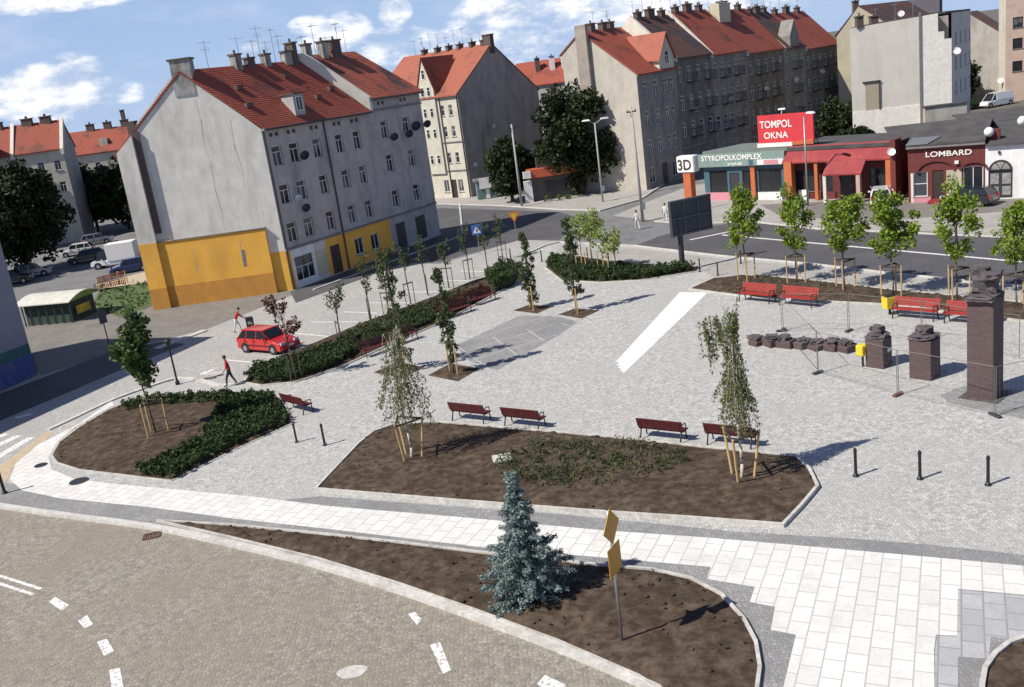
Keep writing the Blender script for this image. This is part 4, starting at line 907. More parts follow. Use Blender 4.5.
# billboard on the roofs
bb=empty('billboard',(SA[0],SA[1],0),0,'big red billboard with white lettering standing on the shop roof','billboard')
a=MB();v=[PS(5.9,5.25,-.6),PS(11.5,5.25,-.6),PS(11.5,7.95,-.6),PS(5.9,7.95,-.6)];w=[PS(5.9,5.25,-.85),PS(11.5,5.25,-.85),PS(11.5,7.95,-.85),PS(5.9,7.95,-.85)]
a.add(v+w,[(0,1,2,3),(7,6,5,4),(0,4,5,1),(1,5,6,2),(2,6,7,3),(3,7,4,0)]);a.build('panel',M_bbred,bb)
a=MB();v=[PS(5.9,4.95,-.5),PS(9.4,4.95,-.5),PS(9.4,5.33,-.5),PS(5.9,5.33,-.5)];w=[(x,y+.3,z) for x,y,z in v];a.add(v+w,[(0,1,2,3),(7,6,5,4),(0,4,5,1),(1,5,6,2),(2,6,7,3),(3,7,4,0)]);a.build('white_band',M_whitewall,bb)
a=MB();v=[PS(9.4,5.05,-.5),PS(11.5,5.05,-.5),PS(11.5,5.5,-.5),PS(9.4,5.33,-.5)];w=[(x,y+.3,z) for x,y,z in v];a.add(v+w,[(0,1,2,3),(7,6,5,4),(0,4,5,1),(1,5,6,2),(2,6,7,3),(3,7,4,0)]);a.build('orange_band',M_shoporange,bb)
text('lettering','TOMPOL',.95,M_letters,bb,PS(6.15,6.75,-.58),rzS,.02,sx=.85);text('lettering','OKNA',.85,M_letters,bb,PS(6.5,5.75,-.58),rzS,.02,sx=1.0)
a=MB()
for t in (6.3,8.7,11.1):
    a.tube(PS(t,4.6,-.95),PS(t,7.9,-.95),.05,.05,5);a.tube(PS(t,4.6,-2.6),PS(t,7.2,-.95),.04,.04,5)
a.build('support_frame',M_darkmetal,bb)
a=MB();a.tube(PS(8.2,7.7,-.9),PS(8.2,8.3,-1.2),.03,.03,5);a.box(PS(8.2,8.3,-1.2),(.7,.25,.15),rzS);a.build('lamp',M_whitewall,bb)
# pawn shop
LA=(35.0,80.11);LB=(39.87,76.9);dL=dirv(LA,LB);nL=(-dL[1],dL[0]);rzL=math.atan2(dL[1],dL[0]);LW=5.85
LE=add(LA,dL,LW)
b=Bld('shop_building','dark red brick shop with white LOMBARD lettering and two shallow arches','shop',LA)
hl=[(.95,.5,1.1,2.1),(4.95,.35,1.5,2.45)];hd=(2.3,.3,.85,2.35)
b.wall(LA,LE,4.6,M_redbrick,holes=b.holes(hl+[hd]));l0=add(LA,nL,9);l1=add(LE,nL,9)
b.wall(LE,l1,4.6,M_redbrick);b.wall(l1,l0,4.6,M_redbrick);b.wall(l0,LA,4.6,M_redbrick);b.done()
b.windows(LA,LE,[hl[0]],0,.5);b.windows(LA,LE,[hl[1]],1,.0);door(b,LA,LE,*hd,M_doorb,1)
b.box('plaster_panel',M_beige2,LA,LE,2.95,4.1,-.05,2.6,0,.05);b.box('plaster_panel',M_beige,LA,LE,.2,.4,-.05,2.5,0,.06)
b.box('window_apron',M_pink,LA,LE,.4,1.75,-.05,.5,.0,.07)
for c,r_ in ((2.15,1.35),(5.0,.9)):
    a=MB();N=14
    for i in range(N):
        t0,t1=math.pi*i/N,math.pi*(i+1)/N
        v=[b.P(LA,LE,c-math.cos(t)*rr,2.55+math.sin(t)*rr*.62,o) for o in (0,.14) for t,rr in ((t0,r_),(t1,r_),(t1,r_+.18),(t0,r_+.18)) if c+rr*abs(math.cos(t))<9]
        a.add(v,[(0,1,2,3),(7,6,5,4),(0,4,5,1),(1,5,6,2),(2,6,7,3),(3,7,4,0)])
    b.part('brick_arch',a,pm('darker_brick_arch',(.15,.025,.022),(.1,.02,.02),6))
a=MB();x,y,_=b.P(LA,LE,2.3,0,.55);a.box((x,y,-.05),(1.3,1.1,.3),rzL);b.part('step',a,M_shopred)
b.box('eaves_board',M_trim,LA,LE,-.1,LW,4.55,4.75,0,.3)
def lq(t,n_,z):
    q=b.L(add(add(LA,dL,t),nL,n_));return (q[0],q[1],z)
a=MB();a.slab([lq(-.1,-.3,4.85),lq(LW,-.3,4.85),lq(LW,5,6.0),lq(-.1,5,6.0)],.14);a.slab([lq(-.1,5,6.0),lq(LW,5,6.0),lq(LW,9.3,4.9),lq(-.1,9.3,4.9)],.14);b.part('roof',a,M_roofb)
a=MB();a.slab([lq(-.1,-.34,4.95),lq(1.6,-.34,4.95),lq(2.4,1.3,5.3),lq(.2,1.3,5.3)],.06);b.part('roof_flashing',a,M_greymetal)
text('sign_lettering','LOMBARD',.62,M_letters,b.root,b.P(LA,LE,1.35,3.78,.03),rzL,.05,sx=1.22)
a=MB();x,y,z=b.P(LA,LE,3.75,3.2,.12);a.box((x,y,3.1),(.3,.2,.25),rzL);b.part('lamp',a,M_whitewall)
# white building with arch
WA=LE;WB=add(LA,dL,12.5)
b=Bld('shop_building','white rendered shop with a tall arched dark gate at the right edge of the photo','shop',WA)
hw=[(1.1,.1,1.75,2.25),(5.2,.8,1.3,1.6)]
b.wall(WA,WB,4.35,M_whitewall,holes=b.holes(hw));w0=add(WA,nL,9);w1=add(WB,nL,9);b.wall(WB,w1,4.35,M_whitewall);b.wall(w1,w0,4.35,M_whitewall);b.wall(w0,WA,4.35,M_whitewall);b.done()
a=MB();a.box((0,0,0),(1.75,.06,2.25),mi=0)
g_=a.build('gate',[M_doorg],b.root,b.P(WA,WB,1.1,.1,-.12),rzL)
a=MB()
for x in (-.43,.43):
    for z in (.25,1.15):a.box((x,-.05,z),(.62,.03,.7 if z<1 else .85))
a.build('pane',pm('dull_pane',(.35,.35,.33),(.2,.2,.2),4,.3),g_)
a=MB();N=16;c=1.1
v=[b.P(WA,WB,c-math.cos(math.pi*i/N)*.875,2.35+math.sin(math.pi*i/N)*.85,.03) for i in range(N+1)];a.poly(v[::-1]);a.poly([b.P(WA,WB,c-math.cos(math.pi*i/N)*.66,2.45+math.sin(math.pi*i/N)*.58,.05) for i in range(N+1)][::-1],1)
for k in (.35,.65):
    t=math.pi*k;a.tube(b.P(WA,WB,c,2.42,.06),b.P(WA,WB,c-math.cos(t)*.8,2.4+math.sin(t)*.75,.06),.03,.03,5,0)
b.part('fanlight',a,[M_doorg,MATS['dull_pane']])
b.windows(WA,WB,[hw[1]],1,0)
a=MB();q=lambda t,n_,z:(*b.L(add(add(LA,dL,t),nL,n_)),z)
a.slab([q(LW+.02,-.3,4.5),q(12.6,-.3,4.5),q(12.6,9.2,5.5),q(LW+.02,9.2,5.5)],.14);b.part('roof',a,M_roofb)
a=MB();x,y,z=q(6.3,1.6,4.7);a.box((x,y,4.5),(.9,.7,1.0),rzL);b.part('chimney',a,[M_redbrick])
a=MB();x,y,z=q(6.0,1.0,5);a.ball((x,y,5.35),(.38,.38,.4),12);b.part('white_dome_vent',a,M_whitewall,True)
a=MB();x,y,z=q(8.2,3.2,5);a.ball((x,y,5.8),(.38,.3,.4),12);b.part('white_dome_vent',a,M_whitewall,True)
a=MB();x,y,z=b.P(WA,WB,1.0,3.75,.08);a.box((x,y,3.7),(.16,.12,.22),rzL);b.part('lamp',a,M_darkmetal)
# courtyard sheds behind
def shed(p,dx,dy,h,rz,lab,wm=M_greygable,rm=M_roofb,name='shed'):
    r=empty(name,(p[0],p[1],0),rz,lab,'shed');a=MB();a.box((0,0,-.05),(dx,dy,h));a.build('wall',wm,r);a=MB();a.slab([(-dx/2-.2,-dy/2-.3,h+.1),(dx/2+.2,-dy/2-.3,h+.1),(dx/2+.2,dy/2+.2,h+.6),(-dx/2-.2,dy/2+.2,h+.6)],.15);a.build('roof',rm,r);return r
shed((51,104),14,6,3.0,-.3,'long low dark roofed shed between the brick shop and the tall beige block')
shed((66,112),20,6,2.5,-.2,'dark flat roofed garage row behind the white arched shop',M_dark)
shed((62,96),10,5,2.8,-.6,'small dark shed behind the roof of the white arched shop',M_dark)
# kiosks by the grey gable
k=empty('kiosk',(*G(552,199).xy,0),.1,'kiosk with orange red canopy and white front, between the dark trees','kiosk')
a=MB();a.box((0,1.4,-.05),(5.2,2.8,2.8));a.build('wall',pm('kiosk_dark_wall',(.12,.1,.09),(.09,.08,.07),2),k)  # even dark wall colour
a=MB();a.box((.4,1.2,2.8),(6.0,3.6,1.0));a.build('canopy',pm('orange_red_canopy',(.55,.12,.05),(.45,.1,.04),2,.6),k)
a=MB();a.box((-2.7,-.2,-.05),(.9,.5,2.6));a.build('white_panel',M_whitewall,k)
a=MB();a.box((-2.75,-.75,2.9),(.9,.3,.8));a.build('sign_box',M_whitewall,k)
a=MB();a.box((.8,-.02,.9),(2.6,.06,1.3));a.build('window',M_glass,k)
a=MB();a.box((-.2,1.2,3.8),(2.2,1.6,1.3));a.build('roof_box',M_dark,k)
k=empty('kiosk',(*G(488,199).xy,0),.1,'small teal and white kiosk left of the concrete pole, against the grey gable','kiosk')
a=MB();a.box((0,1.0,-.05),(2.4,2,2.3));a.build('wall',pm('teal_kiosk',(.12,.2,.2),(.1,.16,.17),2,.6),k)
a=MB();a.box((0,1.0,2.3),(2.9,2.4,.25));a.build('roof',M_greymetal,k)
a=MB();a.box((-.1,-.15,1.4),(1.5,.2,1.3));a.build('sign_panel',M_whitewall,k)
a=MB();a.box((.1,-.03,.1),(.5,.05,1.2));a.build('white_panel',M_whitewall,k)
# low wall with railings right of the kiosk
def wallrail(px0,px1,lab,h=1.0,m=M_conc,name='garden_wall'):
    a0=G(*px0);a1=G(*px1);r=empty(name,a0,math.atan2((a1-a0).y,(a1-a0).x),lab,'wall');L=(a1-a0).length
    a=MB();a.box((L/2,0,-.05),(L,.25,h));a.build('wall',m,r);a=MB()
    n=int(L/.5)
    for i in range(n+1):a.tube((i*L/n,0,h-.05),(i*L/n,0,h+.6),.02,.02,4)
    a.tube((0,0,h+.6),(L,0,h+.6),.025,.025,4);a.build('railing',M_darkmetal,r);return r
wallrail((578,192),(640,172),'low pale wall with railing along the street below the big dark tree')
# pavilion shed at the far left
r=empty('pavilion',(*G(24,327).xy,0),math.atan2((G(60,324)-G(24,327)).y,(G(60,324)-G(24,327)).x),'market stall with pale curved roof and green and yellow painted sides at the left','pavilion')
a=MB();N=8;Lx=4.8;Ly=3.8
for i in range(N):
    y0,y1=-.3+i*(Ly+.6)/N,-.3+(i+1)*(Ly+.6)/N;z=lambda y:1.85+.5*math.sin(max(0,min(1,(y+.3)/(Ly+.6)))*math.pi)
    a.slab([(-.3,y0,z(y0)),(Lx+.3,y0,z(y0)),(Lx+.3,y1,z(y1)),(-.3,y1,z(y1))],.08)
a.build('roof',pm('pale_sheet_roof',(.6,.585,.51),(.5,.485,.42),1.5,.6),r)
a=MB();a.box((Lx/2,Ly/2,-.05),(Lx-.5,Ly-.5,1.85));a.build('wall',pm('dark_green_sheet',(.04,.07,.05),(.03,.05,.04),2),r)
a=MB()
for i in range(7):a.box((.3+i*.76,-.05,0),(.08,.08,1.85))
a.build('post',M_doorg,r)
a=MB();v=[(Lx+.05,-.2,1.75)]+[(Lx+.05,-.3+i*(Ly+.6)/8,1.8+.45*math.sin(i/8*math.pi)) for i in range(9)]+[(Lx+.05,Ly+.2,1.75)];a.poly(v);a.build('gable_panel',pm('yellow_green_panel',(.35,.4,.08),(.12,.25,.06),2),r)
a=MB();a.box((Lx+.06,Ly/2-.3,.55),(.08,Ly-2.0,.7));a.build('yellow_panel',pm('mustard_panel',(.6,.42,.04),(.3,.22,.04),1.5),r)
# low board fences of the little playground
for i,(q0,q1,h_) in enumerate((((95,290),(128,283),.45),((98,283),(126,276),.5))):
    a0=G(*q0);a1=G(*q1);L=(a1-a0).length;r=empty('board_fence',a0,math.atan2((a1-a0).y,(a1-a0).x),('front','rear')[i]+' low orange red board fence round the sandy playground left of the orange gable','fence')
    a=MB()
    for k in range(int(L/.16)):a.box((k*.16,0,0),(.1,.03,h_))
    a.box((L/2,.04,.5),(L,.04,.08));a.build('boards',pm('orange_red_boards',(.45,.13,.06),(.35,.2,.12),2),r)
    a=MB()
    for k in range(5):a.box((k*L/4,.09,0),(.09,.09,h_+.1))
    a.build('posts',M_wood,r)
# ================================================================ VEGETATION
nr=np.random.RandomState(7)
def leafmesh(name,cent,nper,spread,size,mat,asp=1.6,zs=1.0,droop=0,seed=0,jit=.45):
    R=np.random.RandomState(seed+11);cent=np.asarray(cent,float);n=len(cent)*nper
    c=np.repeat(cent,nper,0);off=R.normal(0,1,(n,3));off/=np.maximum(np.linalg.norm(off,axis=1,keepdims=True),1e-6);off*=(R.rand(n,1)**.5)
    off[:,2]*=zs;sp=spread if np.isscalar(spread) else np.repeat(np.asarray(spread),nper)[:,None];c=c+off*sp
    u=R.normal(0,1,(n,3));u[:,2]-=droop;u/=np.linalg.norm(u,axis=1,keepdims=True)
    w=R.normal(0,1,(n,3));v=np.cross(u,w);v/=np.linalg.norm(v,axis=1,keepdims=True)
    s=size*(1-jit+2*jit*R.rand(n,1));u=u*s*asp*.5;v=v*s*.5
    V=np.empty((n,4,3));V[:,0]=c-u;V[:,1]=c+v-u*.1;V[:,2]=c+u;V[:,3]=c-v-u*.1
    me=bpy.data.meshes.new(name);me.vertices.add(n*4);me.vertices.foreach_set('co',V.reshape(-1));me.loops.add(n*4);me.loops.foreach_set('vertex_index',np.arange(n*4,dtype=np.int32))
    me.polygons.add(n);me.polygons.foreach_set('loop_start',np.arange(0,n*4,4,dtype=np.int32));me.polygons.foreach_set('loop_total',np.full(n,4,dtype=np.int32));me.materials.append(mat);me.update();me.validate();return me
def crown_pts(n,cx,cz,rx,rz,seed,shell=.5,low=-1,shape=None):
    R=random.Random(seed);out=[]
    while len(out)<n:
        x,y,z=R.uniform(-1,1),R.uniform(-1,1),R.uniform(low,1)
        d=math.sqrt(x*x+y*y+z*z)
        if d>1 or d<shell*R.random():continue
        k=1
        if shape:k=shape(z)
        out.append((x*rx*k+cx[0],y*rx*k+cx[1],cz+z*rz))
    return out
def limbs(mb,base,top,r0,targets,R,mi=None,bend=.15):
    base=Vector(base);top=Vector(top);pts=[base.lerp(top,i/5)+Vector((R.uniform(-1,1),R.uniform(-1,1),0))*bend*(i>0) for i in range(6)]
    mb.path(pts,[r0*(1-.13*i) for i in range(6)],8,mi)
    for t in targets:
        t=Vector(t);k=R.uniform(.45,1);s=base.lerp(top,k);m_=s.lerp(t,.5)+Vector((0,0,R.uniform(-.1,.3)));mb.path([s,m_,t],[r0*.38,r0*.22,r0*.06],5,mi)
def tree(name,p,label,cat,h,cr,ch,lm,trunk_r,n=60,nper=60,spread=.8,size=.3,seed=1,group=None,bark=M_bark,low=-1,shape=None,base=None):
    nper=int(nper*1.7);size*=.78;r=empty(name,(p[0],p[1],0),0,label,cat,group);R=random.Random(seed)
    cz=h-ch/2;pts=crown_pts(n,(0,0),cz,cr-spread*.6,ch/2-spread*.4,seed,.6,low,shape)
    # uneven outline: a few clumps pushed out
    pts=[(x*(1+.18*math.sin(3*math.atan2(y,x)+seed)),y*(1+.18*math.sin(3*math.atan2(y,x)+seed)),z) for x,y,z in pts]
    link('crown',leafmesh('crown',pts,nper,[spread*R.uniform(.6,1.25) for _ in pts],size,lm,seed=seed),r)
    a=MB();limbs(a,(0,0,-.1),(0,0,cz+ch*.15),trunk_r,pts[::max(1,n//16)],R);a.build('trunk',bark,r,smooth=True);return r
def GP(x,y):p=G(x,y);return (p.x,p.y)
def hat(px,h):return h
# big dark trees behind the square
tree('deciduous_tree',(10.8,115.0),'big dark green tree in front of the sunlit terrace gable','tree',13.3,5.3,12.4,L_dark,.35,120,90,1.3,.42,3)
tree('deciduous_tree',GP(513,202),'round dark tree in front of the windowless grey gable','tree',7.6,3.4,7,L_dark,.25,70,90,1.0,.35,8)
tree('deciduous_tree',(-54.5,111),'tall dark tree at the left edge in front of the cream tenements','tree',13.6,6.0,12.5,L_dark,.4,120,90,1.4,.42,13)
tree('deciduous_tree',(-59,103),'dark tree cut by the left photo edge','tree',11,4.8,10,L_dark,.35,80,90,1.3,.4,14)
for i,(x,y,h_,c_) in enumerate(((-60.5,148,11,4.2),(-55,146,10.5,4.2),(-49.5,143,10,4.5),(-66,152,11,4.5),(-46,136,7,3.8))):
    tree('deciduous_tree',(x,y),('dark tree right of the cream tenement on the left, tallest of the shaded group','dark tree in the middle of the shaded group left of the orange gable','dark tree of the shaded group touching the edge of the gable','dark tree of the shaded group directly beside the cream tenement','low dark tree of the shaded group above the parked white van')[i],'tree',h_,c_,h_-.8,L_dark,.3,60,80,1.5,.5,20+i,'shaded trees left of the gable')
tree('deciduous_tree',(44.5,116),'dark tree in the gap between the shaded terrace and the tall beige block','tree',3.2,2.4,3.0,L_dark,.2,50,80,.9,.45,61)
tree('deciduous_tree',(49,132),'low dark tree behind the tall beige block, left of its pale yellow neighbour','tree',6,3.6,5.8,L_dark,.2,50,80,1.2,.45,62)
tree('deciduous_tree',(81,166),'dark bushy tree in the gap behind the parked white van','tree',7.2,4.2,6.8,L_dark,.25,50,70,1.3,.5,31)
tree('shrub',(84.3,146.5),'dark trimmed bush at the foot of the salmon brick house','shrub',3.4,1.9,3.3,L_mid,.1,26,60,.7,.3,33)
tree('shrub',(76.5,152),'low dark bush in front of the parked white van','shrub',1.4,1.6,1.4,L_dark,.08,20,50,.6,.25,34)
# young limes with stakes in the long bed
M_darkwood=pm('dark_rail_wood',(.04,.03,.022),(.06,.045,.03),5,.9)
def stakes(root,n,r,h,wm=M_wood,rail=True,lean=.05,rr=.045,a0=.5,railz=.92):
    pts=[]
    for i in range(n):
        t=a0+2*math.pi*i/n;p0=(r*math.cos(t),r*math.sin(t),-.05);p1=(r*(1+lean)*math.cos(t),r*(1+lean)*math.sin(t),h)
        a=MB();a.tube(p0,p1,rr,rr*.9,7);a.build('stake',wm,root);pts.append(p1)
    if rail:
        a=MB()
        for i in range(n if n>2 else 1):
            p,q=Vector(pts[i]),Vector(pts[(i+1)%n]);a.tube(p*.96,q*.96,.045,.045,6)
        a.build('tie_rail',M_darkwood,root)
def egg(z):return 1-.35*max(0,z)-.1*max(0,-z)
limes=[(747,282,6.7,'young lime tree left end of the row, behind the first red bench'),(797,284,6.2,'young lime tree second from the left, behind the second red bench'),(845,290,6.3,'broad young lime tree third from the left, before the white parked car'),(893,297,6.4,'bushy young lime tree fourth from the left, behind the yellow bin'),(957,301,6.6,'young lime tree fifth from the left, in front of the red brick shop'),(1017,309,6.3,'young lime tree at the right edge of the photo')]
variants=[]
for v in range(3):
    R=random.Random(40+v);r=None
    pts=crown_pts(34,(0,0),4.15,1.15,2.05,50+v,.25,-1,egg)
    pts=[(x+.25*math.sin(z*2+v),y+.2*math.cos(z*3+v),z) for x,y,z in pts]
    cm=leafmesh('crown',pts,80,[R.uniform(.25,.62) for _ in pts],.125,L_linden,seed=60+v)
    a=MB();limbs(a,(0,0,-.05),(.1*v-.1,0,5.2),.055,pts[::3],R,bend=.05);variants.append((cm,a.mesh('trunk',[M_bark],True)))
for i,(x,y,h_,lab) in enumerate(limes):
    p=G(x,y);r=empty('lime_tree',p,i*1.7,lab,'tree','young limes in the long soil bed');k=h_/6.4
    c=link('crown',variants[i%3][0],r);c.scale=(k*(1.15 if i in (2,3) else .97),)*2+(k,);link('trunk',variants[i%3][1],r).scale=(k,)*3
    stakes(r,3,.62,1.9,a0=.3+i*.9-i*1.7)
# weeping birches in the centre bed
def birch(px,h,label,seed,wid=1.25,arch=None,zlo=1.4,neck=.65):
    p=G(*px);r=empty('weeping_birch',p,0,label,'tree','weeping birches');R=random.Random(seed)
    a=MB();top=Vector((.05,.1,h*.8))
    pts=[Vector((0,0,-.05)).lerp(top,i/7)+Vector((.06*math.sin(i*1.3),.05*math.cos(i),0)) for i in range(8)];a.path(pts,[.065-.006*i for i in range(8)],8)
    leaf=[]
    for i in range(62):
        z0=h*R.uniform(.5,neck+.16);t=R.uniform(0,2*math.pi);ro=R.uniform(.2,1)*wid*.75
        s=Vector((0,0,0)).lerp(top,min(1,z0/(h*.8)))
        e1=Vector((s.x+math.cos(t)*ro*.35,s.y+math.sin(t)*ro*.35,z0+R.uniform(.0,.3)))
        ln=R.uniform(.35,1)*(z0-zlo);e2=Vector((s.x+math.cos(t)*ro*.65,s.y+math.sin(t)*ro*.65,z0-ln*.45));e3=Vector((s.x+math.cos(t)*ro+R.uniform(-.08,.08),s.y+math.sin(t)*ro,z0-ln))
        a.path([s,e1,e2,e3],[.014,.009,.006,.004],4)
        for k in range(10):
            f=k/9;q=e1.lerp(e2,f*2) if f<.5 else e2.lerp(e3,(f-.5)*2);leaf.append(tuple(q))
    a.build('trunk',M_birchbark,r,smooth=True)
    if arch:
        a=MB()
        for i in range(36):
            s=top+Vector((R.uniform(-.1,.1),0,R.uniform(-.5,.1)));u=R.uniform(-.25,1)
            e=s+Vector(arch)*u+Vector((0,0,h*.17*(1-.3*u)*R.uniform(.6,1.1)));f_=e+Vector((R.uniform(-.12,.12)+.1*u,R.uniform(-.2,.2),-R.uniform(.4,1.5)))
            a.path([s,s.lerp(e,.6)+Vector((0,0,.2)),e,f_],[.012,.009,.007,.004],4)
            for k in range(8):leaf.append(tuple(e.lerp(f_,k/7)))
        a.build('arching_branches',M_birchbark,r)
    link('crown',leafmesh('crown',leaf,7,.11,.05,L_birch,1.9,seed=seed,droop=1.2),r)
    stakes(r,3,.42,1.95,rail=True,lean=.75,rr=.05,a0=seed*.7);return r
birch((742,483),6.7,'right weeping birch with three wooden stakes, its thin top arching to the left',3,1.15,(-1.1,.2,0),1.7,.62)
birch((412,462),6.0,'left weeping birch with three wooden stakes beside the two paired benches',6,1.75,None,1.2,.8)
# columnar trees in square pits
def column(px,h,w,lab,seed,lm=L_column,bare=.12):
    p=G(*px);r=empty('columnar_tree',p,0,lab,'tree','columnar trees in tree pits');R=random.Random(seed)
    pts=[]
    for i in range(70):
        z=R.uniform(h*bare,h);k=w*(.55+.45*math.sin(min(1,z/h)*math.pi*.92))*(1-.5*max(0,z/h-.6)/.4);t=R.uniform(0,6.28);q=R.random()**.5
        pts.append((math.cos(t)*k*q+.12*math.sin(z*2),math.sin(t)*k*q,z))
    link('crown',leafmesh('crown',pts,36,.2,.088,lm,seed=seed,droop=-.8),r)
    a=MB();limbs(a,(0,0,-.05),(0,0,h*.95),.06,pts[::6],R,bend=.04);a.build('trunk',M_bark,r,smooth=True)
    stakes(r,2,.55,1.7,rail=True,a0=seed);return r
column((454,374),5.7,.42,'slender dark columnar tree in the brown square pit nearest the hedge benches',2)
column((404,371),6.8,.85,'tall columnar tree directly behind the left weeping birch',5)
column((532,310),5.0,.5,'left one of the two columnar trees at the far corner of the grey paving field',8,L_column,.1)
column((577,313),6.0,.48,'right one of the two columnar trees, next to the island hedge',11,L_column,.2)
# sparse small trees of the parking strip
def sparse(px,h,lab,seed,lm,dens=1,w=.8,st_=True):
    p=G(*px);r=empty('young_tree',p,0,lab,'tree','small sparse trees along the parking strip');R=random.Random(seed)
    a=MB();top=Vector((R.uniform(-.2,.2),0,h*.7));a.path([Vector((0,0,-.05)),top*.5,top],[.05,.04,.03],7);lf=[]
    for i in range(16):
        t=R.uniform(0,6.28);z=h*R.uniform(.38,.75);s=Vector((top.x*z/h,0,z));e=s+Vector((math.cos(t)*w*R.uniform(.5,1),math.sin(t)*w*R.uniform(.5,1),h*R.uniform(.08,.3)));m_=s.lerp(e,.5)+Vector((0,0,.1))
        a.path([s,m_,e],[.02,.013,.006],4)
        for k in range(4):lf.append(tuple(m_.lerp(e,k/3)))
    a.build('trunk',M_bark,r,smooth=True);link('crown',leafmesh('crown',lf,int(14*dens),.2,.1,lm,seed=seed),r)
    if st_:stakes(r,2,.4,1.6,a0=seed,rr=.03,wm=M_bark)
    return r
sparse((297,381),5.4,'sparse young tree with dark red top leaves beside the red car',1,L_autumn,.75,.9)
sparse((341,346),4.6,'thin bare looking young tree right of the red car',2,L_column,.4)
for i,(x,y,h_,w_) in enumerate(((371,330,4.6,'first'),(389,322,4.8,'second'),(411,312,4.5,'third'),(428,303,4.9,'fourth'),(449,296,4.2,'fifth'),(470,287,4.6,'sixth'),(488,280,4.2,'seventh'),(503,268,4.0,'eighth'))):
    sparse((x,y-8),h_,'slender dark young tree, %s from the left behind the long bench hedge'%w_,5+i,L_column,.42,.6)
sparse((157,436),6.8,'young tree with dense green crown and three wooden stakes in the rounded left bed',31,L_mid,.01,.3,False)
r=[o for o in bpy.data.objects if o.get('label','').startswith('young tree with dense')][0];del r['group']
pts=crown_pts(40,(-.05,0),4.5,.75,1.95,77,.3,-1,egg);pts=[(x+.25*math.sin(z*2.4),y,z) for x,y,z in pts];kd=[c for c in kids(r) if c.name.startswith('crown')][0];kd.data=leafmesh('crown',pts,48,.4,.17,L_mid,seed=78);stakes(r,3,.6,1.9,a0=.2)
# pale small limes on the island
for i,(x,y,h_,lab) in enumerate(((583,271,4.4,'pale lime green young tree, left of the staked group on the island bed'),(593,273,4.9,'pale lime green young tree, tallest of the staked group on the island bed'),(610,274,3.7,'pale lime green young tree, right of the staked group on the island bed'))):
    p=G(x,y);r=empty('young_tree',p,0,lab,'tree','pale young trees on the island');R=random.Random(i)
    pts=crown_pts(26,(0,0),h_-1.2,.95,1.15,90+i,.2);link('crown',leafmesh('crown',pts,26,.4,.13,L_pale,seed=91+i),r)
    a=MB();limbs(a,(0,0,-.05),(0,0,h_-.6),.04,pts[::3],R,bend=.03);a.build('trunk',M_bark,r);stakes(r,3,.5,1.7,a0=i+.4,rail=False)
# blue spruce
def spruce(px,h,w,label,seed):
    p=G(*px);r=empty('blue_spruce',p,0,label,'tree');R=random.Random(seed);a=MB();a.tube((0,0,-.05),(0,0,h*.98),.08,.012,8);lf=[];sp=[]
    z=.2;tier=0
    while z<h*.97:
        k=1-z/h;L=w*(k**1.25)*R.uniform(.75,1.1)+.09;n=int(6+8*k)
        for i in range(n):
            t=2*math.pi*(i+R.random()*.7)/n+tier;l=L*R.uniform(.6,1.1);s=Vector((0,0,z));d=Vector((math.cos(t),math.sin(t),0))
            e=s+d*l+Vector((0,0,-.12*l+.16*R.random()));a.path([s,e],[.018*k+.006,.004],4)
            m=max(3,int(l/.085))
            for j in range(m):
                f=.22+.78*j/(m-1);q=s.lerp(e,f);side=Vector((-d.y,d.x,0));wd=.30*l*(1-f)*1.0+.04
                for sd in (-1,0,1):
                    lf.append(tuple(q+side*sd*wd*R.uniform(.5,1)+Vector((0,0,R.uniform(-.04,.03)))));sp.append(.075)
        z+=.16+.15*k;tier+=1.3
    a.build('trunk',M_bark,r);link('crown',leafmesh('crown',lf,10,sp,.032,L_spruce,3.2,seed=seed),r);return r
spruce((529,599),4.25,1.7,'blue spruce standing in the front soil bed beside the yellow sign',5)
# hedges and ground cover
def inpoly(x,y,P):
    c=False;n=len(P)
    for i in range(n):
        a,b_=P[i],P[(i+1)%n]
        if (a[1]>y)!=(b_[1]>y) and x<(b_[0]-a[0])*(y-a[1])/(b_[1]-a[1])+a[0]:c=not c
    return c
def hedge(name,px,h,lm,label,cat,dens=60,size=.12,seed=1,kind=None,wob=.12,core=.7,z0=.05,spread=.16,asp=1.6,droop=0):
    P=[(G(*q).x,G(*q).y) for q in px];cx=sum(p[0] for p in P)/len(P);cy=sum(p[1] for p in P)/len(P)
    root=None
    if not kind:root=empty(name,(cx,cy,0),0,label,cat)
    R=random.Random(seed);xs=[p[0] for p in P];ys=[p[1] for p in P];A=abs(sum(P[i][0]*P[(i+1)%len(P)][1]-P[(i+1)%len(P)][0]*P[i][1] for i in range(len(P))))/2
    pts=[];n=int(A*dens/6)
    while len(pts)<n:
        x,y=R.uniform(min(xs),max(xs)),R.uniform(min(ys),max(ys))
        if not inpoly(x,y,P):continue
        hh=h*(1+wob*math.sin(x*2.3+seed)*math.cos(y*1.9)+R.uniform(-wob,wob)*.6)
        pts.append((x-cx,y-cy,z0+hh*(R.random()**.45)))
    me=leafmesh('foliage',pts,16 if not kind else 9,spread,size*(.72 if not kind else 1),lm,seed=seed,asp=asp,droop=droop)
    if root:
        link('foliage',me,root)
        if core:
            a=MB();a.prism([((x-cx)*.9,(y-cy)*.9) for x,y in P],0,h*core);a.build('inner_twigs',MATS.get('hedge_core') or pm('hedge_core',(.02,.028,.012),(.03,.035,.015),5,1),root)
        return root
    o=link(name,me,None,(cx,cy,0));tag(o,label,cat,None,'stuff');return o
hedge('juniper_hedge',[(122,409),(150,403),(215,399),(270,399),(276,404),(220,405),(165,407),(126,413)],.5,L_hedge,'dark green hedge strip along the back edge of the rounded left bed','hedge',220,.12,1)
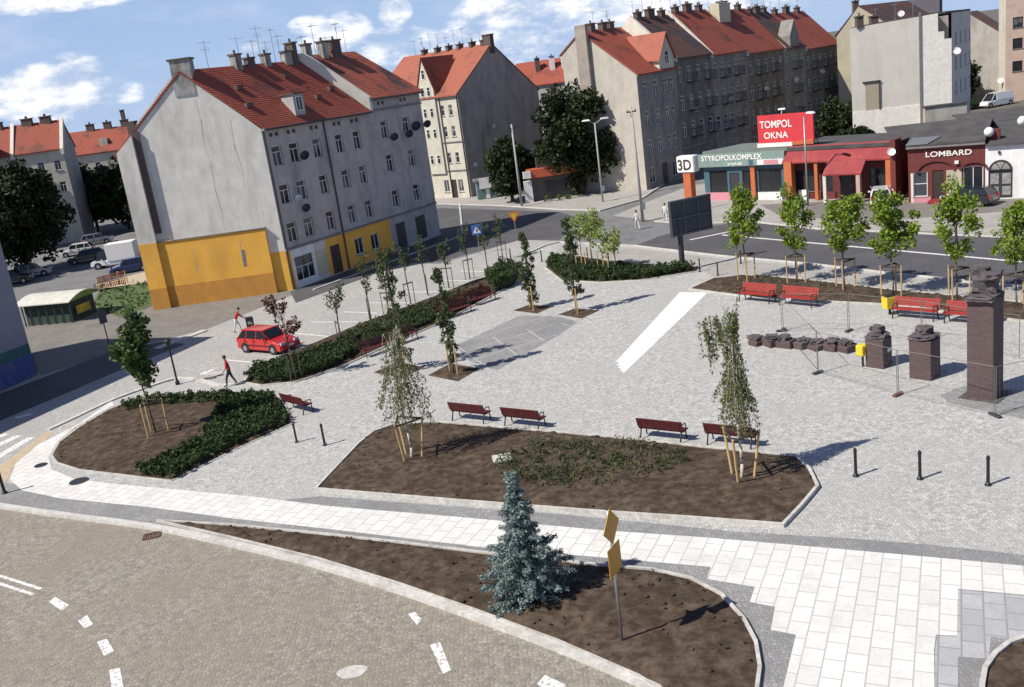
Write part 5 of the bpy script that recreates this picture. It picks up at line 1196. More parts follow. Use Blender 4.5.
hedge('juniper_hedge',[(222,405),(274,402),(292,423),(235,449),(172,481),(136,478),(160,464),(202,444),(214,424)],.5,L_hedge,'broad dark green hedge wedge on the right side of the rounded left bed','hedge',200,.12,2)
hedge('clipped_hedge',[(246,382),(256,371),(300,361),(352,343),(362,352),(340,366),(295,382),(262,386)],.6,L_hedge,'clipped hedge at the left end of the long bench strip, beside the red car','hedge',240,.11,3)
hedge('clipped_hedge',[(362,340),(432,312),(438,322),(370,350)],.5,L_hedge,'long low dark green hedge behind the benches along the parking strip','hedge',200,.1,4)
hedge('clipped_hedge',[(436,311),(484,291),(490,296),(440,322)],.55,L_red,'dark red shrub planting behind the benches at the far end of the hedge strip','hedge',180,.1,14)
hedge('clipped_hedge',[(350,344),(470,298),(468,292),(345,337)],.45,L_cover,'low dull green hedge between the parking bays and the bench hedge','hedge',160,.1,15)
hedge('clipped_hedge',[(486,282),(504,271),(524,276),(512,288),(494,294)],1.0,L_hedge,'rounded dark hedge clump at the far end of the long bench strip','hedge',260,.12,5)
hedge('clipped_hedge',[(547,268),(553,260),(572,263),(590,268),(650,273),(697,269),(690,273),(640,281),(600,283),(562,281)],.6,L_hedge,'dark hedge along the front edge of the island bed by the big dark board','hedge',240,.12,6)
cov=[(497,470),(510,458),(540,447),(590,446),(650,450),(688,456),(690,466),(660,478),(620,488),(570,492),(525,488),(502,480)]
hedge('ground_cover',cov,.22,L_cover,'patchy low green ground cover in the centre bed','ground cover',75,.05,7,'stuff',.6,0,.17,.3,4.5,-1.0)
hedge('ground_cover',[(700,292),(745,281),(800,285),(900,297),(1020,310),(1020,316),(900,303),(800,298)],.2,L_cover,'thin ground cover in the long lime tree bed','ground cover',8,.08,8,'stuff',.5,0,.12,.2)
hedge('grass_tufts',[(92,306),(100,289),(150,283),(158,304),(120,318)],.3,L_mid,'rough grass of the small lawn left of the orange gable','grass',10,.12,9,'stuff',.5,0,.0,.2)
hedge('grass_tufts',[(535,197),(560,190),(580,188),(578,198),(545,203)],.5,L_mid,'weedy grass in front of the orange kiosk','grass',8,.22,10,'stuff',.5,0,.0,.3)
# clods and stones strewn over the soil beds: uncountable
R=random.Random(99);a=MB()
for poly,z in ((BEDC,.2),(BEDF,.2),(BEDL,.16)):
    P=[(G(*q).x,G(*q).y) for q in poly];xs=[p[0] for p in P];ys=[p[1] for p in P];k=0
    while k<160:
        x,y=R.uniform(min(xs),max(xs)),R.uniform(min(ys),max(ys))
        if not inpoly(x,y,P):continue
        s_=R.uniform(.02,.07);a.ball((x,y,z+R.uniform(-.03,.02)),(s_*R.uniform(.7,1.4),s_,s_*.6),5);k+=1
o=a.build('soil_clods',M_soil);tag(o,'loose clods of dark soil strewn over the planting beds','soil clods',None,'stuff')
# ================================================================ STREET FURNITURE
def rzpx(a,b_):
    d=G(*b_)-G(*a);return math.atan2(d.y,d.x)
def make_bench(wood,L=2.0):
    """origin on the ground, long axis x, sitter looks along +y"""
    r=empty('bench',(0,0,0));a=MB()
    for i in range(4):a.box((0,-.16+i*.12,.43),(L,.10,.04))
    a.build('seat',wood,r);a=MB()
    for i in range(4):a.box((0,-.24-i*.03,.52+i*.105),(L,.035,.09),rx=.25)
    a.build('backrest',wood,r)
    for s in (-1,1):
        a=MB();x=s*(L/2-.12)
        a.path([(x,.28,0),(x,.22,.42),(x,-.2,.40)],[.03,.028,.028],7);a.path([(x,-.34,0),(x,-.2,.40),(x,-.36,.92)],[.03,.03,.022],7)
        a.path([(x,-.28,.62),(x,.05,.68),(x,.25,.64),(x,.24,.42)],[.022,.024,.024,.02],7)
        a.build('leg',M_black,r,smooth=True)
    return r
def place(protos,key,make,p,rz,label,group=None,cat=None,scale=None):
    if key not in protos:
        r=make();protos[key]=r;r.location=p;r.rotation_euler=(0,0,rz)
        if label:r['label']=label
        if group:r['group']=group
        if cat:r['category']=cat
        if scale:r.scale=(scale,)*3
        return r
    r=dup(protos[key],p,rz,label,group,scale)
    if cat:r['category']=cat
    return r
PR={}
rz0=rzpx((450,420),(548,431))
for i,(x,y,lab) in enumerate(((472,424,'dark red slatted bench seen from behind, leftmost of the four along the centre bed'),(526,430,'dark red slatted bench seen from behind, second of the left pair at the centre bed'),(666,443,'dark red slatted bench seen from behind, standing alone between the pair and the right birch'),(735,449,'dark red slatted bench half hidden by the stakes of the right weeping birch'))):
    p=G(x,y);place(PR,'bd',lambda:make_bench(M_bench),(p.x,p.y+.45,.03),rz0,lab,'benches along the centre bed','bench')
rz1=rzpx((757,301),(797,305));rz2=rzpx((915,317),(966,321))
for i,(x,y,rz,lab) in enumerate(((757,302,rz1,'bright red bench facing the square, leftmost in front of the lime trees'),(798,306,rz1,'bright red bench facing the square, second from the left in front of the lime trees'),(915,319,rz2,'bright red bench facing the square, next to the yellow bin'),(968,324,rz2,'bright red bench facing the square, partly behind the tall brick pillar'))):
    p=G(x,y);place(PR,'br',lambda:make_bench(M_benchred,2.1),(p.x,p.y,.03),rz+math.pi,lab,'bright red benches before the lime trees','bench',1.12)
rzh=rzpx((358,357),(393,345))
for i,(x,y,lab) in enumerate(((377,354,'dark red bench along the hedge strip, nearest the left weeping birch'),(404,343,'dark red bench along the hedge strip, half hidden behind the columnar tree'),(459,315,'dark red bench along the hedge strip in front of the second red shrubs'),(484,303,'dark red bench at the far end of the hedge strip below the round hedge clump'))):
    p=G(x,y);place(PR,'bd',None,(p.x,p.y,.03),rzh+math.pi,lab,'benches along the hedge strip','bench')
p=G(299,411);place(PR,'bd',None,(p.x,p.y,.03),rzpx((284,404),(313,417))+.15,'single dark red bench standing askew beside the rounded left bed','','bench')
r=[o for o in bpy.data.objects if o.get('label','').startswith('single dark red bench')][0]
if 'group' in r:del r['group']
def make_bollard():
    r=empty('bollard',(0,0,0));a=MB();a.lathe((0,0,-.05),[(.085,0),(.085,.12),(.055,.16),(.05,.95),(.065,.98),(.065,1.02),(.04,1.1)],12);a.build('post',M_black,r,smooth=False)
    a=MB();a.lathe((0,0,0),[(.11,-.01),(.11,.025),(.08,.05)],12);a.build('base',M_black,r);return r
bl=[((856,477),'black iron bollard right of the centre bed, leftmost of the three in the open square'),((920,480),'black iron bollard in the open square, middle one of three'),((988,486),'black iron bollard in the open square, rightmost of three'),((297,443),'black bollard touching the corner of the dark hedge wedge'),((325,446),'black bollard between the hedge wedge and the centre bed'),((5,494),'thick black bollard at the left photo edge on the rounded pavement corner'),((700,272),'slim bollard at the right tip of the island bed'),((718,276),'slim bollard between the island bed and the long lime tree bed'),((741,264),'slim bollard at the road edge left of the first lime tree'),((511,260),'slim bollard by the far end of the parking strip, left of the columnar tree'),((542,262),'slim bollard on the pavement in front of the island bed')]
for (x,y),lab in bl:
    p=G(x,y);place(PR,'bo',make_bollard,(p.x,p.y,.03),0,lab,'black bollards','bollard',1.25 if x==5 else .9 if x in(297,700,718,741,511,542) else 1)
# yellow priority sign on a post
p=G(623,646.5);r=empty('traffic_sign',(p.x,p.y,0),rad(58),'grey post with a yellow diamond above a yellow square plate in the front bed','traffic sign')
a=MB();a.tube((0,0,-.05),(0,0,4.0),.035,.035,10);a.build('post',M_greymetal,r,smooth=True)
def plate(parent,name,outline,y,z,m,back=M_greymetal,th=.02,rim=None):
    a=MB();n=len(outline);f=[(x,y,z+zz) for x,zz in outline];k=[(x,y+th,z+zz) for x,zz in outline]
    a.add(f+k,[tuple(range(n)),tuple(range(2*n-1,n-1,-1))]+[(i,n+i,n+(i+1)%n,(i+1)%n) for i in range(n)]);o=a.build(name,m,parent)
    if rim:
        a=MB();f=[(x*.8,y-.004,z+zz*.8) for x,zz in outline];a.poly(f);a.build('face',rim,o)
    return o
plate(r,'diamond_plate',[(0,-.5),(.48,0),(0,.5),(-.48,0)],-.06,3.55,M_signy)
plate(r,'square_plate',[(-.36,-.4),(.36,-.4),(.36,.4),(-.36,.4)],-.06,2.62,M_signy)
a=MB();a.box((0,-.045,2.5),(.5,.02,.05));a.box((0,-.045,3.5),(.5,.02,.05));a.build('bracket',M_greymetal,r)
# give way sign, crossing sign
p=G(517,241);r=empty('traffic_sign',(p.x,p.y,0),.15,'orange bordered give way triangle sign on a thin post at the dark road','traffic sign')
a=MB();a.tube((0,0,0),(0,0,2.75),.035,.035,8);a.build('post',M_greymetal,r)
plate(r,'triangle_plate',[(0,-.55),(.55,.4),(-.55,.4)],-.05,2.3,M_signo);plate(r,'inner_face',[(0,-.3),(.3,.25),(-.3,.25)],-.056,2.3,M_yellow,th=.004)
p=G(480,254);r=empty('traffic_sign',(p.x,p.y,0),.1,'blue square crossing sign with white triangle at the end of the parking strip','traffic sign')
a=MB();a.tube((0,0,0),(0,0,2.6),.035,.035,8);a.build('post',M_greymetal,r)
plate(r,'blue_plate',[(-.45,-.45),(.45,-.45),(.45,.45),(-.45,.45)],-.05,2.2,M_signb);plate(r,'white_triangle',[(-.34,-.3),(.34,-.3),(0,.35)],-.056,2.2,M_letters,th=.004);plate(r,'walking_figure',[(-.05,-.22),(.08,-.22),(.04,.1),(-.04,.1)],-.062,2.2,M_black,th=.003)
p=G(111,352);r=empty('traffic_sign',(p.x,p.y,0),1.0,'dark sign post with a small dark plate at the kerb right of the market stall','traffic sign')
a=MB();a.tube((0,0,0),(0,0,3.1),.04,.04,8);a.build('post',M_darkmetal,r);plate(r,'dark_plate',[(-.3,-.4),(.3,-.4),(.3,.4),(-.3,.4)],-.05,2.5,M_darkmetal)
# park lamp left
p=G(178,385);r=empty('street_lamp',(p.x,p.y,.03),0,'short dark post lamp beside the parking entrance, between the young tree and the walking person','street lamp')
a=MB();a.lathe((0,0,0),[(.13,0),(.13,.15),(.06,.3),(.05,2.3),(.07,2.4)],12);a.build('post',M_black,r)
a=MB();a.lathe((0,0,2.4),[(.1,0),(.2,.25),(.22,.3),(.06,.42)],12);a.build('lantern',M_black,r)
# utility and lamp poles
def pole(px,h,lab,m=M_conc,lean=(0,0),arms=(),r0=.16,r1=.1,cat='lamp post',box=False):
    p=G(*px);r=empty('lamp_post' if arms else 'utility_pole',(p.x,p.y,0),0,lab,'lamp post' if arms else 'pole')
    a=MB();a.tube((0,0,-.1),(lean[0],lean[1],h),r0,r1,10);a.build('pole',m,r,smooth=True)
    for (dx,dy) in arms:
        a=MB();a.tube((lean[0],lean[1],h-.1),(lean[0]+dx*.8,lean[1]+dy*.8,h+.35),.04,.035,6);a.build('arm',M_greymetal,r)
        a=MB();a.box((lean[0]+dx,lean[1]+dy,h+.3),(.95,.34,.16),math.atan2(dy,dx),taper=.7);a.build('lamp_head',M_white,r)
    if not arms:
        a=MB();a.box((lean[0],lean[1],h-.5),(1.0,.12,.12),.4)
        for s in (-.4,0,.4):a.tube((lean[0]+s,lean[1]+s*.4,h-.38),(lean[0]+s,lean[1]+s*.4,h-.2),.04,.03,6)
        a.build('crossbar',M_darkmetal,r)
    if box:
        a=MB();a.box((.15,-.1,1.2),(.35,.3,.6));a.build('junction_box',M_greymetal,r)
    return r
pole((522,207),9.4,'leaning pale concrete pole in front of the round dark tree',lean=(.0,.1))
pole((603,202),8.6,'lamp post with two white heads in front of the big dark tree',arms=((-.9,.2),(1.1,.1)),r0=.12,r1=.08,box=True)
pole((643,222),10.6,'tallest concrete pole, standing by the corner of the shaded terrace',lean=(-.1,.1),box=True)
pole((808,206),7.9,'grey lamp post in front of the red shop below the billboard',m=M_greymetal,arms=((.3,-.9),),r0=.1,r1=.06)
# dark billboard seen from the back
p=G(683,271);r=empty('billboard',(p.x,p.y,0),.42,'dark board seen from behind on one thick steel post at the island bed','billboard')
a=MB();a.box((0,0,-.1),(.28,.28,4.3));a.build('post',M_darkmetal,r)
a=MB();a.box((1.0,-.02,2.55),(3.5,.16,2.5));a.build('panel',pm('dark_board_back',(.05,.055,.065),(.035,.04,.05),1.5,.6),r)
a=MB()
for z in (2.6,3.75,4.95):a.box((1.0,-.14,z),(3.5,.07,.07))
for x in (-.7,.4,1.6,2.7):a.box((x,-.13,2.55),(.06,.05,2.5))
a.build('frame',pm('board_frame',(.11,.12,.13),(.08,.085,.09),3,.5),r)
# litter bins, parking machine
p=G(890,315);r=empty('litter_bin',(p.x,p.y,.03),.2,'yellow litter bin left of the third bright red bench','litter bin')
a=MB();a.box((0,0,.38),(.62,.5,.62),taper=1.05);a.build('bin',M_yellow,r);a=MB();a.box((.0,0,0),(.1,.1,.4));a.build('leg',M_black,r);a=MB();a.box((0,0,1.0),(.5,.38,.04));a.build('liner',M_black,r)
p=G(254,342);r=empty('parking_machine',(p.x,p.y,0),.3,'dark grey upright ticket machine showing above the roof of the red car','ticket machine')
a=MB();a.box((0,0,0),(.5,.32,1.75));bevel(a.build('cabinet',M_darkmetal,r),.04,2);a=MB();a.box((0,-.17,1.15),(.3,.02,.35));a.build('screen',M_glass,r)
# ---------------------------------------------------------------- the monument
def rock(mb,c,d,seed,n=2,rz=0,amp=.22):
    bm=bmesh.new();bmesh.ops.create_cube(bm,size=1);bmesh.ops.subdivide_edges(bm,edges=bm.edges[:],cuts=3,use_grid_fill=True)
    R=random.Random(seed);M=Matrix.Rotation(rz,3,'Z')
    for v in bm.verts:
        k=.12;v.co*=(1-k*(v.co.length-.5));v.co+=Vector((R.uniform(-1,1),R.uniform(-1,1),R.uniform(-1,1)))*amp*.22
        v.co=M@Vector((v.co.x*d[0],v.co.y*d[1],v.co.z*d[2]))+Vector(c)
    o=len(mb.v);idx={v:i for i,v in enumerate(bm.verts)};mb.add([v.co.copy() for v in bm.verts],[tuple(idx[v] for v in f.verts) for f in bm.faces]);bm.free()
def pillar(px,w,h,lab,seed,rz=.75,big=False):
    p=G(*px);r=empty('monument_pillar',(p.x,p.y,.03),rz,lab,'monument');a=MB();a.box((0,0,-.05),(w,w,h+.05));bevel(a.build('brick_shaft',M_monbrick,r),.02,1)
    a=MB()
    if big:
        a.box((0,0,-.03),(w+.5,w+.5,.06));a.build('base',M_monstone,r);a=MB()
        rock(a,(-.12,-.02,h+.10),(w+.2,w+.05,.22),seed);rock(a,(.12,.05,h+.5),(w*.85,w*.85,.62),seed+1,amp=.35,rz=.3);rock(a,(.05,-.25,h+.9),(w*.95,w*.6,.26),seed+2,amp=.3,rz=.2);rock(a,(.25,.25,h+.95),(w*.4,w*.5,.5),seed+4,amp=.5)
        a.build('carved_top',M_monstone,r);a=MB();rock(a,(w*.62,.12,h-.75),(.5,.55,1.7),seed+3,amp=.5);a.build('carved_side_block',pm('black_stone',(.035,.03,.032),(.06,.05,.05),4,.7,bump=.6),r)
        a=MB();rock(a,(w*.5+.03,-.3,h-.75),(.14,.3,1.1),seed+8,amp=.5);a.build('pale_inlay',M_greymetal,r)
    else:
        rock(a,(-.0,0,h+.08),(w*.97,w*.97,.2),seed,amp=.5);rock(a,(.12,.1,h+.3),(w*.6,w*.6,.35),seed+1,amp=.6);a.build('broken_top',M_monstone,r)
    return r
pillar((985,396),1.02,4.1,'tall brick pillar with a rough carved dark stone top, main pillar of the monument',3,.72,True)
pillar((925,377),.95,1.75,'short brick pillar with broken top beside the tall pillar of the monument',5,.72)
r=pillar((879,366),.85,1.35,'shortest brick pillar with a white label and a yellow box hung on its left side',9,.72)
a=MB();a.box((.1,-.45,.7),(.3,.02,.16));a.build('white_label',M_letters,r)
p=G(863,367);q=empty('yellow_box',(p.x,p.y,.03),.5,'bright yellow box on a thin stand against the shortest brick pillar','box');a=MB();a.box((0,0,.55),(.5,.4,.5));bevel(a.build('box',M_yellow,q),.04,1);a=MB();a.tube((0,0,0),(0,0,.56),.05,.05,8);a.build('stand',M_black,q);a=MB();a.box((0,-.205,.68),(.2,.01,.2));a.build('label_plate',M_signy,q)
words=('first','second','third','fourth','fifth','sixth','seventh')
for i in range(7):
    t=i/6;q=G(757+90*t,345+6.5*t);r=empty('fallen_block',(q.x,q.y,.03),.5+.12*math.sin(i*2.3),'%s dark brick block from the left in the fallen row beside the short pillars'%words[i],'block','fallen blocks of the monument')
    a=MB();a.box((0,0,-.02),(.7,.62+.3*((i*7)%5)/5,.30+.14*((i*3)%4)/3),rz=.35*math.sin(i*4.1),ry=.16*math.sin(i*3),rx=.1*math.cos(i*5));bevel(a.build('brick_body',M_monbrick,r),.03,1);a=MB();rock(a,(.08*math.sin(i*5),.1*math.cos(i*3),.36+.14*((i*3)%4)/3),(.5,.62,.2),30+i,amp=.7,rz=i);a.build('broken_face',M_monstone,r)
# temporary mesh fence
M_fence=plain('dull_fence_tube',(.2,.2,.19),.6,.4)
def panel(px0,px1,lab,feet=True):
    a0=G(*px0);a1=G(*px1);L=(a1-a0).length;r=empty('fence_panel',(a0.x,a0.y,.03),math.atan2((a1-a0).y,(a1-a0).x),lab,'fence','temporary fence panels round the monument')
    a=MB();h=2.0
    for x in (.04,L-.04):a.tube((x,0,.08),(x,0,h),.016,.016,6)
    for z in (.15,h):a.tube((.04,0,z),(L-.04,0,z),.012,.012,6)
    a.build('frame',M_fence,r);a=MB()
    for i in range(1,int(L/.2)):a.tube((i*.2,0,.15),(i*.2,0,h),.0016,.0016,3,cap=False)
    for i in range(1,8):a.tube((.04,0,.15+i*.23),(L-.04,0,.15+i*.23),.0018,.0018,3,cap=False)
    a.build('wire_mesh',M_greymetal,r)
    a=MB();a.box((0,0,0),(.2,.6,.1));bevel(a.build('foot',M_darkmetal if px0[0]!=898 else M_rust,r),.03,1)
    return r
for a_,b_,lab in (((782,332),(818,374),'left side wire fence panel of the monument enclosure'),((818,374),(898,396),'front wire fence panel left of the rust brown foot'),((898,396),(995,417),'front wire fence panel standing before the tall brick pillar'),((995,417),(1110,392),'wire fence panel running out of the photo at the right'),((783,331),(849,332),'rear wire fence panel behind the fallen blocks'),((849,332),(922,342),'rear wire fence panel behind the shortest pillar'),((922,342),(1020,360),'rear wire fence panel behind the tall brick pillar')):panel(a_,b_,lab)
# small stone slab in the centre bed
p=G(503,465);r=MB();r.box((0,0,0),(.75,.7,.07));o=r.build('stone_slab',M_kerb,None,(p.x,p.y,.27),.1);tag(o,'single pale square slab lying in the soil of the centre bed','stone slab')
p=G(549,570);
# ---------------------------------------------------------------- vehicles
def car(name,p,rz,paint,label,cat,kind='hatch',group=None,L=4.1,Wd=1.7,sc=1.0):
    r=empty(name,(p[0],p[1],p[2] if len(p)>2 else .012),rz,label,cat,group);h=L/2
    if kind=='hatch':
        low=[(-h,.35),(-h+.02,.62),(-h+.1,.93),(-h+.9,.95),(h-1.25,.93),(h-.75,.86),(h-.12,.70),(h,.55),(h,.3),(h-.1,.2),(-h+.1,.22)]
        gh=[(-h+.12,.93),(-h+.55,1.42),(.15,1.47),(.5,1.42),(h-1.15,.93)]
    elif kind=='van':
        low=[(-h,.35),(-h,1.0),(h-1.1,1.05),(h-.25,.9),(h,.7),(h,.3),(-h+.1,.22)];gh=[(-h+.03,1.0),(-h+.1,2.05),(h-2.0,2.1),(h-1.75,2.05),(h-.95,1.04)]
    else:
        low=[(-h,.45),(-h,.9),(h-1.3,.95),(h-.2,.95),(h,.75),(h,.35),(-h+.1,.32)];gh=[(h-1.75,.9),(h-1.75,1.95),(h-1.05,1.95),(h-.55,.95)]
    w=Wd/2
    def loft(prof,w0,w1,ztop,zb):
        """w0 half width at zb, w1 half width at ztop"""
        a=[];
        for sgn in (-1,1):
            for x,z in prof:
                k=(z-zb)/(ztop-zb) if ztop>zb else 0;k=max(0,min(1,k));a.append((x,sgn*(w0+(w1-w0)*k),z))
        n=len(prof);return a,[tuple(range(n-1,-1,-1)),tuple(range(n,2*n))]+[(i,(i+1)%n,n+(i+1)%n,n+i) for i in range(n)]
    a=MB();v,f=loft(low,w,w*.96,.95,.5);a.add(v,f);bevel(a.build('body',paint,r),.06,3)
    a=MB();v,f=loft(gh,w*.93,w*.72 if kind!='box' else w*.85,max(z for x,z in gh),.93);a.add(v,f);bevel(a.build('windows',M_glass if kind=='hatch' else M_glass,r),.03,2)
    zt=max(z for x,z in gh)
    if kind=='hatch':
        a=MB()
        for s in (-1,1):
            for x in (.62,-.45,-1.25):a.box((x,s*(w*.985),.3),(.014,.03,.62))
            a.box((-.05,s*(w+.01),.5),(2.3,.02,.05))
            for x in (-.3,-1.1):a.box((x,s*w*.99,.78),(.16,.05,.03))
        a.build('door_seams',M_black,r)
    a=MB()
    if kind=='hatch':
        a.add([(-h+.5,-w*.74,zt-.04),(.45,-w*.74,zt-.02),(.45,w*.74,zt-.02),(-h+.5,w*.74,zt-.04),(-h+.52,-w*.66,zt+.02),(.38,-w*.66,zt+.03),(.38,w*.66,zt+.03),(-h+.52,w*.66,zt+.02)],[(3,2,1,0),(4,5,6,7),(0,1,5,4),(1,2,6,5),(2,3,7,6),(3,0,4,7)])
        for s in (-1,1):
            for (x0,z0),(x1,z1) in (((-h+.13,.93),(-h+.53,1.43)),((.5,1.44),(h-1.15,.93)),((-.15,.93),(-.2,1.45)),((-h+.95,.93),(-h+.92,1.44))):
                a.tube((x0,s*w*.935,z0),(x1,s*w*.735,z1),.035,.03,6)
    else:
        if kind=='van':
            a.add([(-h+.06,-w*.97,1.0),(h-2.0,-w*.97,1.0),(h-2.0,w*.97,1.0),(-h+.06,w*.97,1.0),(-h+.12,-w*.8,2.14),(h-2.0,-w*.78,2.14),(h-2.0,w*.78,2.14),(-h+.12,w*.8,2.14)],[(3,2,1,0),(4,5,6,7),(0,1,5,4),(1,2,6,5),(2,3,7,6),(3,0,4,7)])
            for s in (-1,1):a.tube((h-1.78,s*w*.74,2.05),(h-.95,s*w*.93,1.04),.05,.05,6)
        else:
            a.box(((-h+h-1.9)/2,0,.75),(L-1.9,Wd*1.08,1.85));
    o=a.build('roof' if kind=='hatch' else 'cargo_body',paint if kind!='box' else M_letters,r)
    if kind!='hatch':bevel(o,.04,2)
    wr=.3 if kind=='hatch' else .34
    for sx,x in (('r',-h+.75),('f',h-.78)):
        for s in (-1,1):
            a=MB();a.tube((x,s*(w-.18),wr),(x,s*(w+.02),wr),wr,wr,18);o=a.build('wheel',M_rubber,r,smooth=False)
            a=MB();a.tube((x,s*(w+.0),wr),(x,s*(w+.035),wr),wr*.62,wr*.55,12);a.build('rim',M_rim,o)
            a=MB();a.tube((x,s*(w-.3),wr+.02),(x,s*(w+.006),wr+.02),wr*1.22,wr*1.22,18);a.build('wheel_arch',M_rubber,r)
    for s in (-1,1):
        a=MB();a.box((h-.05,s*w*.68,.6),(.12,.36,.16),ry=-.15);a.build('headlight',M_lightc,r)
        a=MB();a.box((-h+.03,s*w*.82,.66),(.1,.2,.28));a.build('tail_light',M_lightr,r)
        a=MB();a.box((h-1.35,s*(w+.08),.95),(.12,.2,.13));a.build('mirror',paint,r)
    a=MB();a.box((h+.0,0,.28),(.1,Wd*.9,.16));a.box((-h,0,.3),(.1,Wd*.9,.16));a.build('bumper',M_darkmetal if kind!='hatch' else paint,r)
    a=MB();a.box((h+.055,0,.42),(.015,.5,.11));a.box((-h-.055,0,.5),(.015,.5,.11));a.build('number_plate',M_letters,r)
    r.scale=(sc,)*3;return r
P_red=plain('red_car_paint',(.55,.015,.015),.25,.1,1);P_white=plain('white_car_paint',(.8,.8,.8),.3,0,1);P_blue=plain('blue_car_paint',(.03,.07,.22),.3,.2,1);P_black=plain('black_car_paint',(.012,.012,.015),.2,.2,1);P_silver=plain('silver_car_paint',(.4,.42,.44),.3,.6,1)
c_=G(270,350);car('parked_car',(c_.x,c_.y,.016),rad(-36),P_red,'bright red hatchback parked on the square beside the clipped hedge','car')
c_=G(881,204);car('parked_car',(c_.x,c_.y,.03),rad(68),P_white,'white car seen from behind, parked before the red shop between two limes','car')
c_=G(969,205);car('parked_car',(c_.x,c_.y,.03),rad(125),P_black,'black car parked in front of the brick pawn shop','car')
c_=G(988,103);car('parked_van',(80.2,151.5,0),rad(200),P_white,'white van parked far right beside the salmon brick house','van','van',L=5.6,Wd=1.95)
c_=G(117,266);car('parked_van',(c_.x,c_.y,.012),rad(185),P_white,'white box van parked beside the orange gable at the left','van','box',L=5.0,Wd=1.9)
c_=G(131,272);car('parked_car',(c_.x,c_.y,.012),rad(200),P_blue,'dark blue car parked in front of the white box van','car')
c_=G(88,262);car('parked_car',(c_.x,c_.y,.012),rad(190),P_black,'dark car parked left of the white box van','car')
c_=G(72,258);car('parked_car',(c_.x,c_.y+2,.012),rad(190),P_white,'white car half hidden behind the dark car at the left','car')
c_=G(33,277);car('parked_car',(c_.x,c_.y,.012),rad(20),P_silver,'silver grey car under the tall dark tree behind the market stall','car')
c_=G(14,284);car('parked_car',(c_.x,c_.y,.012),rad(10),P_black,'black car under the dark tree nearest the left photo edge','car')
c_=G(98,244);car('parked_car',(c_.x,c_.y,.012),rad(15),P_silver,'silver car standing alone at the back of the shaded yard','car')
# ---------------------------------------------------------------- people
def person(p,rz,label,top,legs,hair=M_hair,h=1.75,stride=.28,lean=.05,arms=(.25,-.2),hand_up=False,z=.03):
    r=empty('person',(p[0],p[1],z),rz,label,'person');s=h/1.75
    J={};E=[];V=[];Rd=[]
    def v(n,x,y,z_,rr):J[n]=len(V);V.append((x*s,y*s,z_*s));Rd.append(rr*s);
    def e(a,b_):E.append((J[a],J[b_]))
    # walks along +x
    v('pel',0,0,.95,.145);v('wai',lean*.4,0,1.08,.13);v('che',lean,0,1.30,.155);v('nek0',lean*1.2,0,1.46,.075);v('nek',lean*1.4,0,1.52,.055);v('hd0',lean*1.6+.02,0,1.60,.085);v('hd1',lean*1.6+.02,0,1.70,.09)
    for a,b_ in (('pel','wai'),('wai','che'),('che','nek0'),('nek0','nek'),('nek','hd0'),('hd0','hd1')):e(a,b_)
    for sd,st_ in ((1,stride),(-1,-stride)):
        n='L' if sd>0 else 'R'
        v('hip'+n,0,sd*.09,.88,.105);v('kne'+n,st_*.55+.05,sd*.10,.5,.068);v('ank'+n,st_-.02,sd*.1,.09,.045);v('toe'+n,st_+.16,sd*.11,.045,.04)
        e('pel','hip'+n);e('hip'+n,'kne'+n);e('kne'+n,'ank'+n);e('ank'+n,'toe'+n)
        ar=arms[0] if sd>0 else arms[1]
        v('sho'+n,lean,sd*.19,1.40,.068);v('elb'+n,lean+ar*.4-.03,sd*.25,1.14,.047);v('wri'+n,lean+ar*1.0+.05,sd*.24,.90 if not hand_up or sd<0 else 1.2,.032);v('pal'+n,lean+ar*1.1+.08,sd*.24,.83 if not hand_up or sd<0 else 1.22,.034);v('fin'+n,lean+ar*1.15+.1,sd*.235,.75 if not hand_up or sd<0 else 1.25,.018)
        e('che','sho'+n);e('sho'+n,'elb'+n);e('elb'+n,'wri'+n);e('wri'+n,'pal'+n);e('pal'+n,'fin'+n)
    me=bpy.data.meshes.new('person_body');me.from_pydata(V,E,[]);o=bpy.data.objects.new('tmp',me);COL.objects.link(o)
    mod=o.modifiers.new('s','SKIN');o.modifiers.new('u','SUBSURF').levels=2
    for i,sv in enumerate(me.skin_vertices[0].data):sv.radius=(Rd[i],Rd[i]);sv.use_root=(i==0)
    dg=bpy.context.evaluated_depsgraph_get();m2=bpy.data.meshes.new_from_object(o.evaluated_get(dg));bpy.data.objects.remove(o);m2.name='person_body';m2.materials.clear()
    for q in (top,legs,M_skin,M_black,hair):m2.materials.append(q)
    for pl in m2.polygons:
        c=pl.center/s;pl.use_smooth=True
        k=0
        if c.z<.1:k=3
        elif c.z<.97 and abs(c.y)<.2:k=1
        if abs(c.y)>.2 and c.z<(1.12 if not hand_up else 1.0):k=2
        if c.z>1.5:k=2
        pl.material_index=k
    b_=link('body',m2,r)
    a=MB();a.ball(((lean*1.6-.0)*s,0,1.69*s),(.105*s,.1*s,.11*s),12);a.build('hair',hair,r,smooth=True)
    a=MB();x=(lean*1.6+.105)*s
    a.ball((x,0,1.63*s),(.02*s,.012*s,.02*s),6)
    for sy in (-1,1):a.ball((x-.02*s,sy*.032*s,1.665*s),(.01*s,.012*s,.007*s),6)
    a.build('face_features',M_skin,r);return r
T_red=plain('red_shirt',(.42,.03,.03),.9);T_navy=plain('dark_trousers',(.03,.03,.04),.9);T_white=plain('white_trousers',(.6,.6,.58),.9);T_pale=plain('pale_shirt',(.65,.63,.6),.9)
p=G(232,386);person((p.x,p.y),rad(200),'person in a red top and dark trousers walking beside the clipped hedge',T_red,T_navy,h=1.8)
p=G(238,332);person((p.x,p.y),rad(20),'person in a red top and white trousers bending forward behind the red car',T_red,T_white,h=1.7,lean=.22,arms=(.5,.4),z=.012)
